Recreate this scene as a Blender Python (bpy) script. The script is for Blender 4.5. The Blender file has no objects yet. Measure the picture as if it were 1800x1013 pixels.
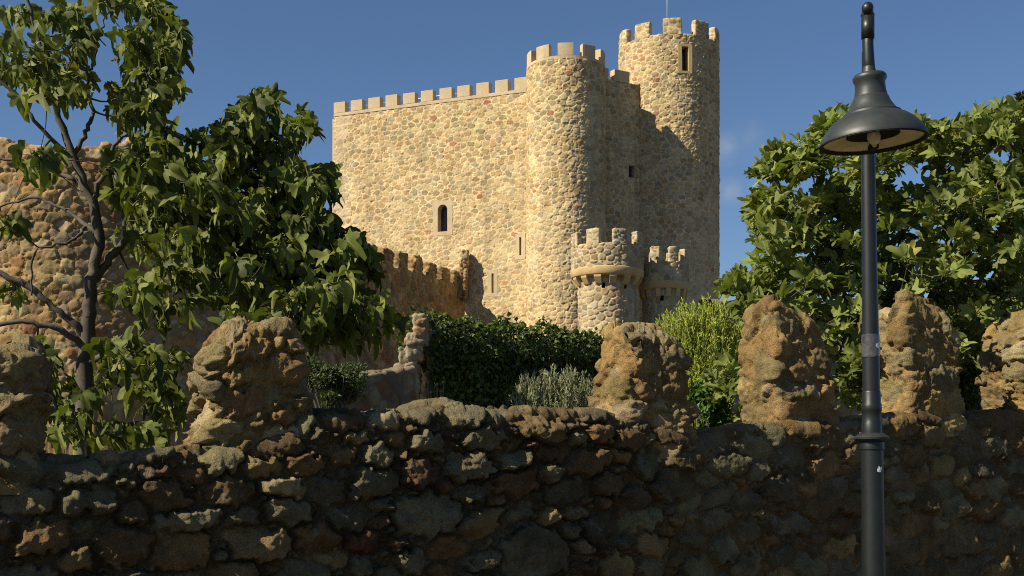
import bpy, bmesh, math, random
import numpy as np
from mathutils import Vector

R = math.radians
scene = bpy.context.scene
COL = scene.collection
F_PX, HORIZ, EYE = 2080.0, 800.0, 1.6


def at(px, py, Y):
    return np.array([(px - 900.0) / F_PX * Y, Y, EYE + (HORIZ - py) / F_PX * Y])


# sun: towards the sun horizontally, elevation
SUN_AZ = np.array([-0.893, -0.450])
SUN_EL = 40.0

# ------------------------------------------------------------------ noise
def _h(ix, iy, iz, seed):
    n = (ix.astype(np.uint32) * np.uint32(374761393) + iy.astype(np.uint32) * np.uint32(668265263)
         + iz.astype(np.uint32) * np.uint32(2246822519) + np.uint32((seed * 3266489917) & 0xffffffff))
    n = (n ^ (n >> np.uint32(13))) * np.uint32(1274126177)
    n = (n ^ (n >> np.uint32(16))) * np.uint32(2654435761)
    n = n ^ (n >> np.uint32(15))
    return n.astype(np.float64) / 4294967295.0


def vnoise(p, seed=0):
    f = np.floor(p)
    i = f.astype(np.int64)
    t = p - f
    t = t * t * t * (t * (t * 6 - 15) + 10)
    r = 0
    for dx in (0, 1):
        wx = t[:, 0] if dx else 1 - t[:, 0]
        for dy in (0, 1):
            wy = t[:, 1] if dy else 1 - t[:, 1]
            for dz in (0, 1):
                wz = t[:, 2] if dz else 1 - t[:, 2]
                r = r + wx * wy * wz * _h(i[:, 0] + dx, i[:, 1] + dy, i[:, 2] + dz, seed)
    return r * 2 - 1


def fbm(p, octs=4, seed=0, gain=0.5, ridged=False):
    a, s, tot = 1.0, 0, 0
    q = p.copy()
    for o in range(octs):
        n = vnoise(q, seed + o * 17)
        if ridged:
            n = 1 - 2 * np.abs(n)
        s = s + a * n
        tot += a
        a *= gain
        q = q * 2.03 + 11.3
    return s / tot


def cell3(p, seed=0):
    i = np.floor(p).astype(np.int64)
    f1 = np.full(len(p), 9.0)
    f2 = np.full(len(p), 9.0)
    cid = np.zeros(len(p))
    for dx in (-1, 0, 1):
        for dy in (-1, 0, 1):
            for dz in (-1, 0, 1):
                a, b, c = i[:, 0] + dx, i[:, 1] + dy, i[:, 2] + dz
                h = [_h(a, b, c, seed + k) for k in range(3)]
                w = _h(a, b, c, seed + 5) * 0.3
                d = np.sqrt((a + h[0] - p[:, 0]) ** 2 + (b + h[1] - p[:, 1]) ** 2 + (c + h[2] - p[:, 2]) ** 2) - w
                m = d < f1
                f2 = np.where(m, f1, np.minimum(f2, d))
                cid = np.where(m, _h(a, b, c, seed + 9), cid)
                f1 = np.where(m, d, f1)
    return f1, f2, cid


def sstep(a, b, x):
    t = np.clip((x - a) / (b - a), 0, 1)
    return t * t * (3 - 2 * t)


# ------------------------------------------------------------------ objects
def mesh_obj(name, V, F, mat, parent=None, col=None, smooth=True, mats=None, midx=None):
    """V (n,3), F: list of (m,k) index arrays; one mesh object"""
    me = bpy.data.meshes.new(name)
    V = np.asarray(V, dtype=np.float64)
    me.vertices.add(len(V))
    me.vertices.foreach_set('co', V.astype(np.float32).ravel())
    if isinstance(F, np.ndarray):
        F = [F]
    F = [np.asarray(f) for f in F if len(f)]
    li = np.concatenate([f.ravel() for f in F]).astype(np.int32)
    cnt = np.concatenate([np.full(len(f), f.shape[1]) for f in F])
    st = np.concatenate([[0], np.cumsum(cnt)[:-1]]).astype(np.int32)
    me.loops.add(len(li))
    me.loops.foreach_set('vertex_index', li)
    me.polygons.add(len(cnt))
    me.polygons.foreach_set('loop_start', st)
    me.polygons.foreach_set('use_smooth', np.full(len(cnt), smooth))
    for m in (mats or [mat]):
        me.materials.append(m)
    if midx is not None:
        me.polygons.foreach_set('material_index', np.asarray(midx, dtype=np.int32))
    me.update(calc_edges=True)
    me.validate()
    if col is not None:
        at_ = me.color_attributes.new('col', 'FLOAT_COLOR', 'POINT')
        c = np.asarray(col, dtype=np.float32)
        if c.shape[1] == 3:
            c = np.concatenate([c, np.ones((len(c), 1), np.float32)], 1)
        at_.data.foreach_set('color', c.ravel())
    o = bpy.data.objects.new(name, me)
    COL.objects.link(o)
    if parent is not None:
        o.parent = parent
        o.matrix_parent_inverse = parent.matrix_world.inverted()
    return o


def bm_obj(name, bm, mat, parent=None, smooth=False):
    me = bpy.data.meshes.new(name)
    bm.normal_update()
    for f in bm.faces:
        f.smooth = smooth
    bm.to_mesh(me)
    bm.free()
    me.materials.append(mat)
    o = bpy.data.objects.new(name, me)
    COL.objects.link(o)
    if parent is not None:
        o.parent = parent
        o.matrix_parent_inverse = parent.matrix_world.inverted()
    return o


def thing(name, label, cat, loc=(0, 0, 0), group=None):
    o = bpy.data.objects.new(name, None)
    COL.objects.link(o)
    o.location = loc
    o.empty_display_size = 0.2
    bpy.context.view_layer.update()
    tag(o, label, cat, group)
    return o


def tag(o, label, cat, group=None, kind=None):
    o['label'] = label
    o['category'] = cat
    if group:
        o['group'] = group
    o['kind'] = kind or 'thing'


# ------------------------------------------------------------------ materials
def new_mat(name):
    m = bpy.data.materials.new(name)
    m.use_nodes = True
    nt = m.node_tree
    b = nt.nodes['Principled BSDF']
    return m, nt, b


def nd(nt, t, **kw):
    n = nt.nodes.new(t)
    for k, v in kw.items():
        setattr(n, k, v)
    return n


def noise(nt, scale, detail=6, rough=0.6, dist=0.0):
    tc = nd(nt, 'ShaderNodeTexCoord')
    n = nd(nt, 'ShaderNodeTexNoise')
    n.inputs['Scale'].default_value = scale
    n.inputs['Detail'].default_value = detail
    n.inputs['Roughness'].default_value = rough
    n.inputs['Distortion'].default_value = dist
    nt.links.new(tc.outputs['Object'], n.inputs['Vector'])
    return n


def ramp(nt, src, a, b, lo=0.0, hi=1.0):
    r = nd(nt, 'ShaderNodeMapRange')
    r.inputs['From Min'].default_value = a
    r.inputs['From Max'].default_value = b
    r.inputs['To Min'].default_value = lo
    r.inputs['To Max'].default_value = hi
    nt.links.new(src, r.inputs['Value'])
    return r.outputs['Result']


def mixc(nt, fac, a, b, mode='MIX'):
    m = nd(nt, 'ShaderNodeMix', data_type='RGBA', blend_type=mode)
    for idx, v in ((0, fac), (6, a), (7, b)):
        if hasattr(v, 'is_linked') or hasattr(v, 'links'):
            nt.links.new(v, m.inputs[idx])
        elif idx == 0:
            m.inputs[0].default_value = v
        else:
            m.inputs[idx].default_value = (*v, 1)
    return m.outputs[2]


def gray(nt, src):
    c = nd(nt, 'ShaderNodeCombineColor')
    for k in range(3):
        nt.links.new(src, c.inputs[k])
    return c.outputs[0]


def stone_mat(name, big, fine, var=0.35, bump=0.5, bdist=0.02, lichen=None, base=None, rough=0.92, tint=None, streak=None):
    m, nt, b = new_mat(name)
    if base is None:
        a = nd(nt, 'ShaderNodeAttribute', attribute_name='col')
        c = a.outputs['Color']
        if tint: c = mixc(nt, 1.0, c, tint, 'MULTIPLY')
    else:
        c = mixc(nt, 0.0, base, base)
    n1 = noise(nt, big, 5)
    n2 = noise(nt, fine, 8, 0.7)
    c = mixc(nt, 1.0, c, gray(nt, ramp(nt, n1.outputs[0], 0.3, 0.7, 1 - var, 1 + var)), 'MULTIPLY')
    c = mixc(nt, 1.0, c, gray(nt, ramp(nt, n2.outputs[0], 0.3, 0.7, 1 - var, 1 + var)), 'MULTIPLY')
    if lichen:
        for (sc, lo, hi, colr, amt) in lichen:
            n3 = noise(nt, sc, 8, 0.65, 0.6)
            c = mixc(nt, ramp(nt, n3.outputs[0], lo, hi, 0, amt), c, colr)
    if streak:
        n4 = noise(nt, 1.0, 6, 0.65)
        mp = nd(nt, 'ShaderNodeMapping')
        mp.inputs['Scale'].default_value = (1.6, 1.6, .16)
        nt.links.new(n4.inputs['Vector'].links[0].from_socket, mp.inputs['Vector'])
        nt.links.new(mp.outputs[0], n4.inputs['Vector'])
        c = mixc(nt, ramp(nt, n4.outputs[0], streak[0], .75, 0, streak[2]), c, streak[1])
    nt.links.new(c, b.inputs['Base Color'])
    b.inputs['Roughness'].default_value = rough
    b.inputs['Specular IOR Level'].default_value = 0.25
    bp = nd(nt, 'ShaderNodeBump')
    bp.inputs['Strength'].default_value = bump
    bp.inputs['Distance'].default_value = bdist
    nt.links.new(n2.outputs[0], bp.inputs['Height'])
    nt.links.new(bp.outputs[0], b.inputs['Normal'])
    return m


def leaf_mat(name, rough=0.42, trans=0.22, under=1.35, veins=True):
    m, nt, b = new_mat(name)
    a = nd(nt, 'ShaderNodeAttribute', attribute_name='col')
    n1 = noise(nt, 9.0, 4)
    c = mixc(nt, 1.0, a.outputs['Color'], gray(nt, ramp(nt, n1.outputs[0], 0.3, 0.7, 0.75, 1.25)), 'MULTIPLY')
    g = nd(nt, 'ShaderNodeNewGeometry')
    cu = mixc(nt, 1.0, c, (under * 1.02, under, under * 1.15), 'MULTIPLY')
    cc = mixc(nt, g.outputs['Backfacing'], c, cu)
    nt.links.new(cc, b.inputs['Base Color'])
    b.inputs['Roughness'].default_value = rough
    b.inputs['Specular IOR Level'].default_value = 0.16
    t = nd(nt, 'ShaderNodeBsdfTranslucent')
    ct = mixc(nt, 1.0, c, (1.5, 1.6, 0.6), 'MULTIPLY')
    nt.links.new(ct, t.inputs['Color'])
    mx = nd(nt, 'ShaderNodeMixShader')
    mx.inputs[0].default_value = trans
    nt.links.new(b.outputs[0], mx.inputs[1])
    nt.links.new(t.outputs[0], mx.inputs[2])
    out = [n for n in nt.nodes if n.type == 'OUTPUT_MATERIAL'][0]
    nt.links.new(mx.outputs[0], out.inputs['Surface'])
    return m


def plain_mat(name, colr, rough=0.6, metal=0.0, var=0.15, scale=8.0, spec=0.5, bump=0.0):
    m, nt, b = new_mat(name)
    n1 = noise(nt, scale, 6)
    c = mixc(nt, 1.0, colr, gray(nt, ramp(nt, n1.outputs[0], 0.3, 0.7, 1 - var, 1 + var)), 'MULTIPLY')
    nt.links.new(c, b.inputs['Base Color'])
    b.inputs['Roughness'].default_value = rough
    b.inputs['Metallic'].default_value = metal
    b.inputs['Specular IOR Level'].default_value = spec
    if bump:
        bp = nd(nt, 'ShaderNodeBump')
        bp.inputs['Strength'].default_value = bump
        bp.inputs['Distance'].default_value = 0.01
        nt.links.new(n1.outputs[0], bp.inputs['Height'])
        nt.links.new(bp.outputs[0], b.inputs['Normal'])
    return m


M_KEEP = stone_mat('keep_stone', 1.2, 11.0, 0.16, 0.5, 0.03, streak=(.5, (.17, .135, .085), .5))
M_DRESS = stone_mat('dressed_stone', 0.8, 6.0, 0.12, 0.25, 0.02, base=(0.47, 0.375, 0.24), streak=(.5, (.2, .16, .10), .45))
M_CORBEL = stone_mat('corbel_stone', 1.2, 8.0, 0.14, 0.25, 0.02, base=(0.46, 0.34, 0.165))
M_OLD = stone_mat('weathered_stone', 0.7, 7.0, 0.30, 0.6, 0.04,
                  lichen=[(0.8, 0.55, 0.7, (0.16, 0.13, 0.09), 0.6)])
M_FG = stone_mat('rubble_stone', 4.0, 95.0, 0.46, 1.0, 0.022, tint=(1.26, 1.19, .92),
                 lichen=[(9.0, 0.57, 0.66, (0.22, 0.20, 0.145), 0.55), (4.0, 0.55, 0.70, (0.04, 0.035, 0.026), 0.7),
                         (34.0, 0.60, 0.68, (0.21, 0.19, 0.14), 0.5)])
M_LEAF = leaf_mat('fig_leaf', 0.55, 0.25, 1.3)
M_IVY = leaf_mat('small_leaf', 0.5, 0.2, 1.2)
M_BARK = stone_mat('fig_bark', 6.0, 60.0, 0.3, 0.5, 0.004, base=(0.085, 0.074, 0.058), rough=0.85)
M_STALK = plain_mat('leaf_stalk', (0.28, 0.29, 0.10), 0.6)
M_METAL = plain_mat('painted_metal', (0.009, 0.0115, 0.012), 0.42, 0.0, 0.22, 14.0, 0.5, 0.08)
M_METAL2 = plain_mat('dull_metal', (0.022, 0.025, 0.024), 0.5, 0.0, 0.3, 20.0, 0.5, 0.1)
M_HOOD = plain_mat('weathered_paint', (0.025, 0.030, 0.029), 0.48, 0.0, 0.3, 11.0, 0.5, 0.1)
M_REFL = plain_mat('aged_reflector', (0.85, 0.80, 0.52), 0.35, 0.0, 0.25, 9.0, 0.5)
M_BULB = plain_mat('frosted_glass', (0.88, 0.83, 0.70), 0.25, 0.0, 0.05, 5.0, 0.6)
M_PANE = plain_mat('dark_glass', (0.03, 0.036, 0.045), 0.12, 0.0, 0.1, 5.0, 0.7)
M_DARK = plain_mat('dark_interior', (0.02, 0.018, 0.015), 0.9)
M_STEEL = plain_mat('galvanised_steel', (0.55, 0.55, 0.55), 0.4, 0.6, 0.1)
M_STICK = plain_mat('white_paper', (0.75, 0.74, 0.70), 0.7)
M_TAPE = plain_mat('clear_tape', (0.06, 0.06, 0.056), 0.12, 0.0, 0.5, 30.0, 0.8, 0.4)
M_DRY = plain_mat('dry_stalk', (0.30, 0.16, 0.08), 0.8)

# ------------------------------------------------------------------ stones
class Stones:
    """irregular stones packed in a (u, s) sheet"""
    def __init__(self, u0, u1, v0, v1, rmin, rmax, seed, aspect=1.3, fixed=(), bias=1.6, pack=0.80, pal=None,
                 power=2.5, tilt=0.12, Hr=(0.5, 1.0), skew=0.25, cvar=.22):
        rng = np.random.default_rng(seed)
        area = (u1 - u0) * (v1 - v0)
        C, RA = [], []
        A = {}
        ax, ay, rt, pw, cl, Hh = [], [], [], [], [], []
        for f in fixed:       # (u, v, half width, half height, rot, power, colour or None, height)
            C.append((f[0], f[1])); RA.append(math.sqrt(f[2] * f[3] / aspect * aspect))
            ax.append(f[2]); ay.append(f[3]); rt.append(f[4]); pw.append(f[5]); cl.append(f[6]); Hh.append(f[7])
        nfix = len(C)
        n_try = int(area / (rmin * rmin * 1.2))
        rad = rmin + (rmax - rmin) * rng.random(n_try) ** bias
        rad = np.sort(rad)[::-1]
        sc = math.sqrt(aspect)
        cap = nfix + n_try
        P = np.zeros((cap, 2)); Q = np.zeros(cap)
        for k in range(nfix):
            P[k] = (C[k][0] / sc, C[k][1] * sc); Q[k] = max(ax[k] / sc, ay[k] * sc) * 0.95
        n = nfix
        # grid hash
        g = rmax * 2.0
        grid = {}
        def put(k):
            grid.setdefault((int(P[k, 0] // g), int(P[k, 1] // g)), []).append(k)
        for k in range(nfix):
            put(k)
        rr = rng.random((n_try, 8, 2))
        for t in range(n_try):
            for a_ in range(8):
                x = (u0 + rr[t, a_, 0] * (u1 - u0)) / sc
                y = (v0 + rr[t, a_, 1] * (v1 - v0)) * sc
                r = rad[t]
                gx, gy = int(x // g), int(y // g)
                ok = True
                for ii in (-1, 0, 1):
                    for jj in (-1, 0, 1):
                        for k in grid.get((gx + ii, gy + jj), ()):
                            if (P[k, 0] - x) ** 2 + (P[k, 1] - y) ** 2 < (pack * (Q[k] + r)) ** 2:
                                ok = False; break
                        if not ok: break
                    if not ok: break
                if ok:
                    P[n] = (x, y); Q[n] = r
                    put(n); n += 1
                    s2 = sc * math.exp(rng.normal(0, 0.14))
                    ax.append(r * s2); ay.append(r / s2); rt.append(rng.normal(0, skew)); pw.append(power * math.exp(rng.normal(0, .15)))
                    cl.append(None); Hh.append(rng.uniform(*Hr))
                    break
        self.n = n
        self.c = np.stack([P[:n, 0] * sc, P[:n, 1] / sc], 1)
        self.ax, self.ay, self.rt, self.pw = map(np.array, (ax, ay, rt, pw))
        self.H = np.array(Hh)
        self.tilt = rng.normal(0, tilt, (n, 2))
        pal = pal or [((.4, .3, .2), 1)]
        pc = np.array([p[0] for p in pal]); w = np.array([p[1] for p in pal], float); w /= w.sum()
        ch = rng.choice(len(pal), n, p=w)
        self.col = pc[ch] * rng.uniform(1 - cvar, 1 + cvar, (n, 1)) * rng.uniform(0.95, 1.05, (n, 3))
        for k in range(nfix):
            if cl[k] is not None:
                self.col[k] = cl[k]
        self.rmax = max(rmax * 1.6, max([max(f[2], f[3]) for f in fixed] + [0]))

    def field(self, p):
        N = len(p)
        q1 = np.full(N, 9.0); q2 = np.full(N, 9.0); idx = np.zeros(N, int); loc = np.zeros((N, 2))
        T = max(1.0, self.rmax * 2)
        key = np.floor(p / T).astype(np.int64)
        kk = key[:, 0] * 100003 + key[:, 1]
        order = np.argsort(kk, kind='stable')
        ks = kk[order]
        bounds = np.flatnonzero(np.diff(ks)) + 1
        for grp in np.split(order, bounds):
            lo = p[grp].min(0) - self.rmax * 1.5
            hi = p[grp].max(0) + self.rmax * 1.5
            s = np.flatnonzero((self.c > lo).all(1) & (self.c < hi).all(1))
            if len(s) < 2:
                continue
            for ch in np.array_split(grp, max(1, len(grp) * len(s) // 3000000)):
                d = p[ch][:, None, :] - self.c[s][None]
                cr, sr = np.cos(self.rt[s]), np.sin(self.rt[s])
                x = np.abs(d[..., 0] * cr + d[..., 1] * sr) / self.ax[s]
                y = np.abs(-d[..., 0] * sr + d[..., 1] * cr) / self.ay[s]
                pw = self.pw[s]
                q = (x ** pw + y ** pw + 1e-9) ** (1 / pw)
                a = np.argmin(q, 1)
                r_ = np.arange(len(ch))
                q1[ch] = q[r_, a]
                idx[ch] = s[a]
                loc[ch] = d[r_, a]
                q[r_, a] = 9
                q2[ch] = q.min(1)
        return q1, q2, idx, loc


def prof(s, top, t, r):
    """front face, rounded top edge, flat top, rounded edge, back face"""
    a = math.pi * r / 2
    s1 = top - r
    s2 = s1 + a
    s3 = s2 + (t - 2 * r)
    s4 = s3 + a
    an1 = (s - s1) / r
    an2 = (s - s3) / r
    y = np.select([s < s1, s < s2, s < s3, s < s4], [0 * s, r * (1 - np.cos(an1)), r + s - s2, t - r + r * np.sin(an2)], t + 0 * s)
    z = np.select([s < s1, s < s2, s < s3, s < s4], [s, top - r + r * np.sin(an1), top + 0 * s, top - r + r * np.cos(an2)], top - r - (s - s4))
    ny = np.select([s < s1, s < s2, s < s3, s < s4], [-1 + 0 * s, -np.cos(an1), 0 * s, np.sin(an2)], 1 + 0 * s)
    nz = np.select([s < s1, s < s2, s < s3, s < s4], [0 * s, np.sin(an1), 1 + 0 * s, np.cos(an2)], 0 * s)
    return y, np.maximum(z, -3), ny, nz


def grid_faces(nu, nv):
    i = np.arange(nu - 1)[:, None] * nv + np.arange(nv - 1)[None]
    i = i.ravel()
    return np.stack([i, i + nv, i + nv + 1, i + 1], 1)


def sheet(name, us, ss, frame, st, mat, parent=None, mortar=(.5, .4, .25), H=0.05, gap=0.012, bevel=0.04,
          rough=0.01, rscale=6.0, warp=0.25, wscale=3.0, mvar=0.2, holes=(), seed=1, amp=None, mrough=1.0, lump=0.0,
          curve=0.6, mcol=None, soft=0.010, facet=0.0, fscale=14.0, bev_pow=2.2, smear=0.0, chip=0.0):
    """frame(u, s) -> P, N ; displaced rubble masonry"""
    U, S = np.meshgrid(us, ss, indexing='ij')
    u, s = U.ravel(), S.ravel()
    P, N = frame(u, s)
    p2 = np.stack([u, s], 1)
    p3 = np.stack([u, s, np.zeros_like(u)], 1)
    size = np.sqrt(np.median(st.ax * st.ay))
    w = np.stack([fbm(p3 * wscale / size * 0.35, 3, seed + 3), fbm(p3 * wscale / size * 0.35 + 55, 3, seed + 4)], 1) * warp * size
    q1, q2, idx, loc = st.field(p2 + w)
    sz = np.sqrt(st.ax[idx] * st.ay[idx])
    e = np.minimum((q2 - q1) * 0.5, 1.25 - q1) * sz
    g = gap * (0.6 + 0.8 * (0.5 + 0.5 * fbm(p3 * 1.7, 2, seed + 8)))
    k = np.clip((e - g) / bevel, 0, 1)
    k = np.where(e > g, 1 - (1 - k) ** bev_pow, 0)
    til = (loc * st.tilt[idx]).sum(1)
    if chip:
        rg_ = np.random.default_rng(seed + 77)
        xn = loc[:, 0] / st.ax[idx]; yn = loc[:, 1] / st.ay[idx]
        cut = np.zeros(len(u))
        for j in range(5):
            an = rg_.uniform(0, 2 * math.pi, st.n); of = rg_.uniform(-.15, .75, st.n); sl = rg_.uniform(.2, 1.1, st.n)
            dd = xn * np.cos(an)[idx] + yn * np.sin(an)[idx] + .22 * vnoise(p3 * 9, seed + j)
            cut = np.maximum(cut, np.maximum(0, dd - of[idx]) * sl[idx])
        k = k * np.clip(1 - chip * cut, 0.05, 1)
    a = 1.0 if amp is None else amp(u, s)
    rg = fbm(p3 * rscale, 5, seed + 11, 0.55)
    h = a * (H * st.H[idx] * k + til * k * curve + rough * rg * (mrough + (1 - mrough) * k))
    if facet:
        fq = p3 * fscale + 0.5 * np.stack([fbm(p3 * fscale * .5, 2, seed + 41), fbm(p3 * fscale * .5 + 9, 2, seed + 42), 0 * u], 1)
        ff1, ff2, fid = cell3(fq * np.array([.8, 1.2, 1.0]), seed + 43)
        h = h + a * facet * ((fid - .5) * sstep(0, .12, ff2 - ff1) * 1.2 + .8 * fbm(p3 * fscale * 1.7, 4, seed + 44, .6, True))
    if lump:
        h = h + lump * fbm(p3 * 0.9, 3, seed + 21)
    V = P + N * h[:, None]
    m = sstep(g - soft * .5, g + soft, e)
    if smear:
        m = m * (1 - smear * sstep(-.15, .45, fbm(p3 * .8 + 40, 4, seed + 61) - .5 * np.clip((s - 15) / 6, -1, 1)))
    mc = np.array(mortar)[None] if mcol is None else mcol(u, s)
    col = mc * (1 + mvar * fbm(p3 * 2.3, 4, seed + 31))[:, None] * (1 - m)[:, None] + st.col[idx] * m[:, None]
    nu, nv = len(us), len(ss)
    F = grid_faces(nu, nv)
    if holes:
        cu, cs = u[F].mean(1), s[F].mean(1)
        keep = np.ones(len(F), bool)
        for (a0, a1, b0, b1) in holes:
            keep &= ~((cu > a0) & (cu < a1) & (cs > b0) & (cs < b1))
        F = F[keep]
    return mesh_obj(name, V, F, mat, parent, np.concatenate([col, m[:, None]], 1))


def wall_frame(P0, d, top, t, r):
    d = np.array(d, float); d /= np.linalg.norm(d)
    n = np.array([d[1], -d[0]])           # outward: to the right of the running direction
    def fr(u, s):
        tp = top(u) if callable(top) else np.full_like(u, top)
        y, z, ny, nz = prof(s, tp, t, r)
        P = np.stack([P0[0] + d[0] * u - n[0] * y, P0[1] + d[1] * u - n[1] * y, z], 1)
        N = np.stack([-n[0] * ny, -n[1] * ny, nz], 1)
        return P, N
    return fr


def cyl_frame(C, Rad, top, t, r, Rf=None):
    def fr(u, s):
        th = u / Rad
        tp = top(u) if callable(top) else np.full_like(u, top)
        y, z, ny, nz = prof(s, tp, t, r)
        rr = Rad - y
        if Rf is not None:
            rr = rr + Rf(z)
        sx, cy = np.sin(th), -np.cos(th)
        P = np.stack([C[0] + rr * sx, C[1] + rr * cy, z], 1)
        N = np.stack([-sx * ny, -cy * ny, nz], 1)
        return P, N
    return fr


def cat_space(*seg):
    out = []
    for (a, b, d) in seg:
        n = max(2, int(round(abs(b - a) / d)) + 1)
        out.append(np.linspace(a, b, n)[(1 if out else 0):])
    return np.concatenate(out)


def block(name, fn, dims, k, mat, parent, step, colfn, H=0.04, cells=4.0, rough=0.03, rscale=7.0, seed=0, gap=0.08,
          ridged=0.0, fine=0.0):
    """rubble block: superellipsoid of half sizes dims, fn maps local points (and directions) to the world"""
    hx, hy, hz = dims
    pts, nn, Fs, off = [], [], [], 0
    for axis in range(3):
        for sgn in (-1, 1):
            o = [i for i in range(3) if i != axis]
            na = max(3, int(2 * dims[o[0]] / step)); nb = max(3, int(2 * dims[o[1]] / step))
            A, B = np.meshgrid(np.linspace(-1, 1, na), np.linspace(-1, 1, nb), indexing='ij')
            c = np.zeros((na * nb, 3))
            c[:, axis] = sgn; c[:, o[0]] = A.ravel(); c[:, o[1]] = B.ravel()
            pts.append(c)
            f = grid_faces(na, nb) + off
            flip = (sgn > 0) ^ (axis == 1)
            Fs.append(f if flip else f[:, ::-1])
            off += na * nb
    c = np.concatenate(pts); F = np.concatenate(Fs)
    q = np.round(c * 20000).astype(np.int64)
    _, first, inv = np.unique(q, axis=0, return_index=True, return_inverse=True)
    c = c[first]; F = inv.ravel()[F]
    nrm = (np.abs(c) ** k).sum(1) ** (1 / k)
    p = c / nrm[:, None]
    g = np.sign(p) * np.abs(p) ** (k - 1) / np.array(dims)
    g /= np.linalg.norm(g, axis=1)[:, None]
    loc = p * np.array(dims)
    W, G = fn(loc, g)
    w = np.stack([fbm(W * 5, 3, seed + 1), fbm(W * 5 + 31, 3, seed + 2), fbm(W * 5 + 77, 3, seed + 3)], 1)
    f1, f2, cid = cell3((W + w * 0.04) * np.array([cells, cells, cells * 1.35]), seed)
    e = f2 - f1
    kk = 1 - (1 - np.clip((e - gap) / 0.35, 0, 1)) ** 2
    hn = fbm(W * rscale, 6, seed + 7, 0.58)
    h = H * kk * (0.4 + cid * 0.9) + rough * hn
    if ridged:
        h += ridged * fbm(W * rscale * 0.6, 5, seed + 19, 0.55, True)
    if fine:
        h += fine * fbm(W * 26, 5, seed + 23, .6, True) + .035 * fbm(W * 2.6, 3, seed + 29)
        a1, a2, ai = cell3(W * np.array([11, 11, 14]) + w * 1.2, seed + 31)
        h += .024 * (ai - .5) * sstep(0, .12, a2 - a1)
    V = W + G * h[:, None]
    m = sstep(gap * 0.7, gap * 1.3, e)
    col = colfn(cid, m, W)
    return mesh_obj(name, V, F, mat, parent, np.concatenate([col, m[:, None]], 1))


def pal_col(pal, mortar, seed=0):
    pc = np.array([p[0] for p in pal]); w = np.array([p[1] for p in pal], float); cw = np.cumsum(w / w.sum())
    def fn(cid, m, W):
        i = np.searchsorted(cw, np.clip(cid, 0, .999))
        br = 0.75 + 0.5 * ((cid * 37.7) % 1)
        st = pc[i] * br[:, None]
        mo = np.array(mortar)[None] * (1 + 0.25 * fbm(W * 3, 3, seed))[:, None]
        return st * m[:, None] + mo * (1 - m)[:, None]
    return fn


# ================================================================== SETTING
def ground_h(X, Y):
    u_front = (X * 0.469 - Y * 0.883) - (-2.48 * 0.469 - 6 * 0.883)   # signed distance in front of the ruined wall
    behind = -u_front
    t = sstep(0.0, 0.5, behind)
    rise = 0.8 + np.clip((Y - 8) / 52.0, 0, 1) * 1.7
    far = sstep(80, 200, np.hypot(X, Y))
    return t * rise * (1 - far)


gx = np.concatenate([-np.geomspace(4000, 16, 26), np.linspace(-15, 20, 120), np.geomspace(22, 4000, 26)])
gy = np.concatenate([-np.geomspace(4000, 6, 22), np.linspace(-5, 80, 180), np.geomspace(84, 4000, 26)])
GX, GY = np.meshgrid(gx, gy, indexing='ij')
gp = np.stack([GX.ravel(), GY.ravel(), np.zeros(GX.size)], 1)
gz = ground_h(gp[:, 0], gp[:, 1]) + 0.04 * fbm(gp * 0.8, 3, 5) * (np.abs(gp[:, 0]) < 60)
gp[:, 2] = gz - 0.04
M_GROUND = stone_mat('dry_ground', 0.4, 14.0, 0.25, 0.4, 0.03, base=(0.085, 0.066, 0.042),
                     lichen=[(0.6, 0.5, 0.65, (0.10, 0.105, 0.045), 0.6)])
g = mesh_obj('ground', gp, grid_faces(len(gx), len(gy)), M_GROUND)
g['kind'] = 'structure'

# ================================================================== KEEP
PAL_KEEP = [((.37, .265, .125), 5), ((.42, .31, .155), 5), ((.31, .24, .13), 3), ((.37, .235, .105), 1.4), ((.27, .22, .135), .9),
            ((.46, .36, .19), 4), ((.32, .16, .08), 0.25), ((.34, .29, .185), 1.2)]
MORT = (.62, .495, .295)
keep = thing('castle_keep', 'tall sunlit stone castle keep with two round battlemented towers', 'castle', (0.7, 62.0, 3.0))

L0, L1 = np.array([-9.69, 64.4]), np.array([0.95, 59.9])
LW = np.linalg.norm(L1 - L0)
ld = (L1 - L0) / LW
ln = np.array([ld[1], -ld[0]])
ZL = 20.0                                   # top of left wall masonry


def on_left(px, py):
    """pixel to (u, z) on the keep's long face"""
    k = (px - 900.0) / F_PX
    u = (k * L0[1] - L0[0]) / (ld[0] - k * ld[1])
    Y = L0[1] + ld[1] * u
    return u, EYE + (HORIZ - py) / F_PX * Y


def lw_pt(u, z, out=0.0):
    return np.array([L0[0] + ld[0] * u + ln[0] * out, L0[1] + ld[1] * u + ln[1] * out, z])


# openings on the long face
wa = on_left(778, 382); s1_ = on_left(916.5, 433); s2_ = on_left(866, 498)
open_l = [(wa[0], wa[1] - .02, 1.15, 1.86, .56, 1.36, True), (s1_[0] - .06, s1_[1], .56, 1.34, .12, .92, False), (s2_[0], s2_[1], .56, 1.34, .12, 1.0, False)]
holes = [(u - w / 2 + .02, u + w / 2 - .02, z - h / 2 + .02, z + h / 2 - .02) for (u, z, w, h, a, b, c) in open_l]
quoin = []
zq = 3.0
rq = random.Random(4)
kq = 0
while zq < ZL - .2:
    hh = rq.uniform(.16, .26)
    ww = (.55 if kq % 2 else .36) * rq.uniform(.85, 1.15)
    b_ = rq.uniform(.85, 1.1)
    quoin.append((ww - .02, zq + hh, ww, hh, 0, 6.0, np.array((.47, .37, .235)) * b_, .5))
    zq += 2 * hh; kq += 1
for (u, z, w, h, a, b, c) in open_l:      # masonry keeps clear of the surrounds
    pass
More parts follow.
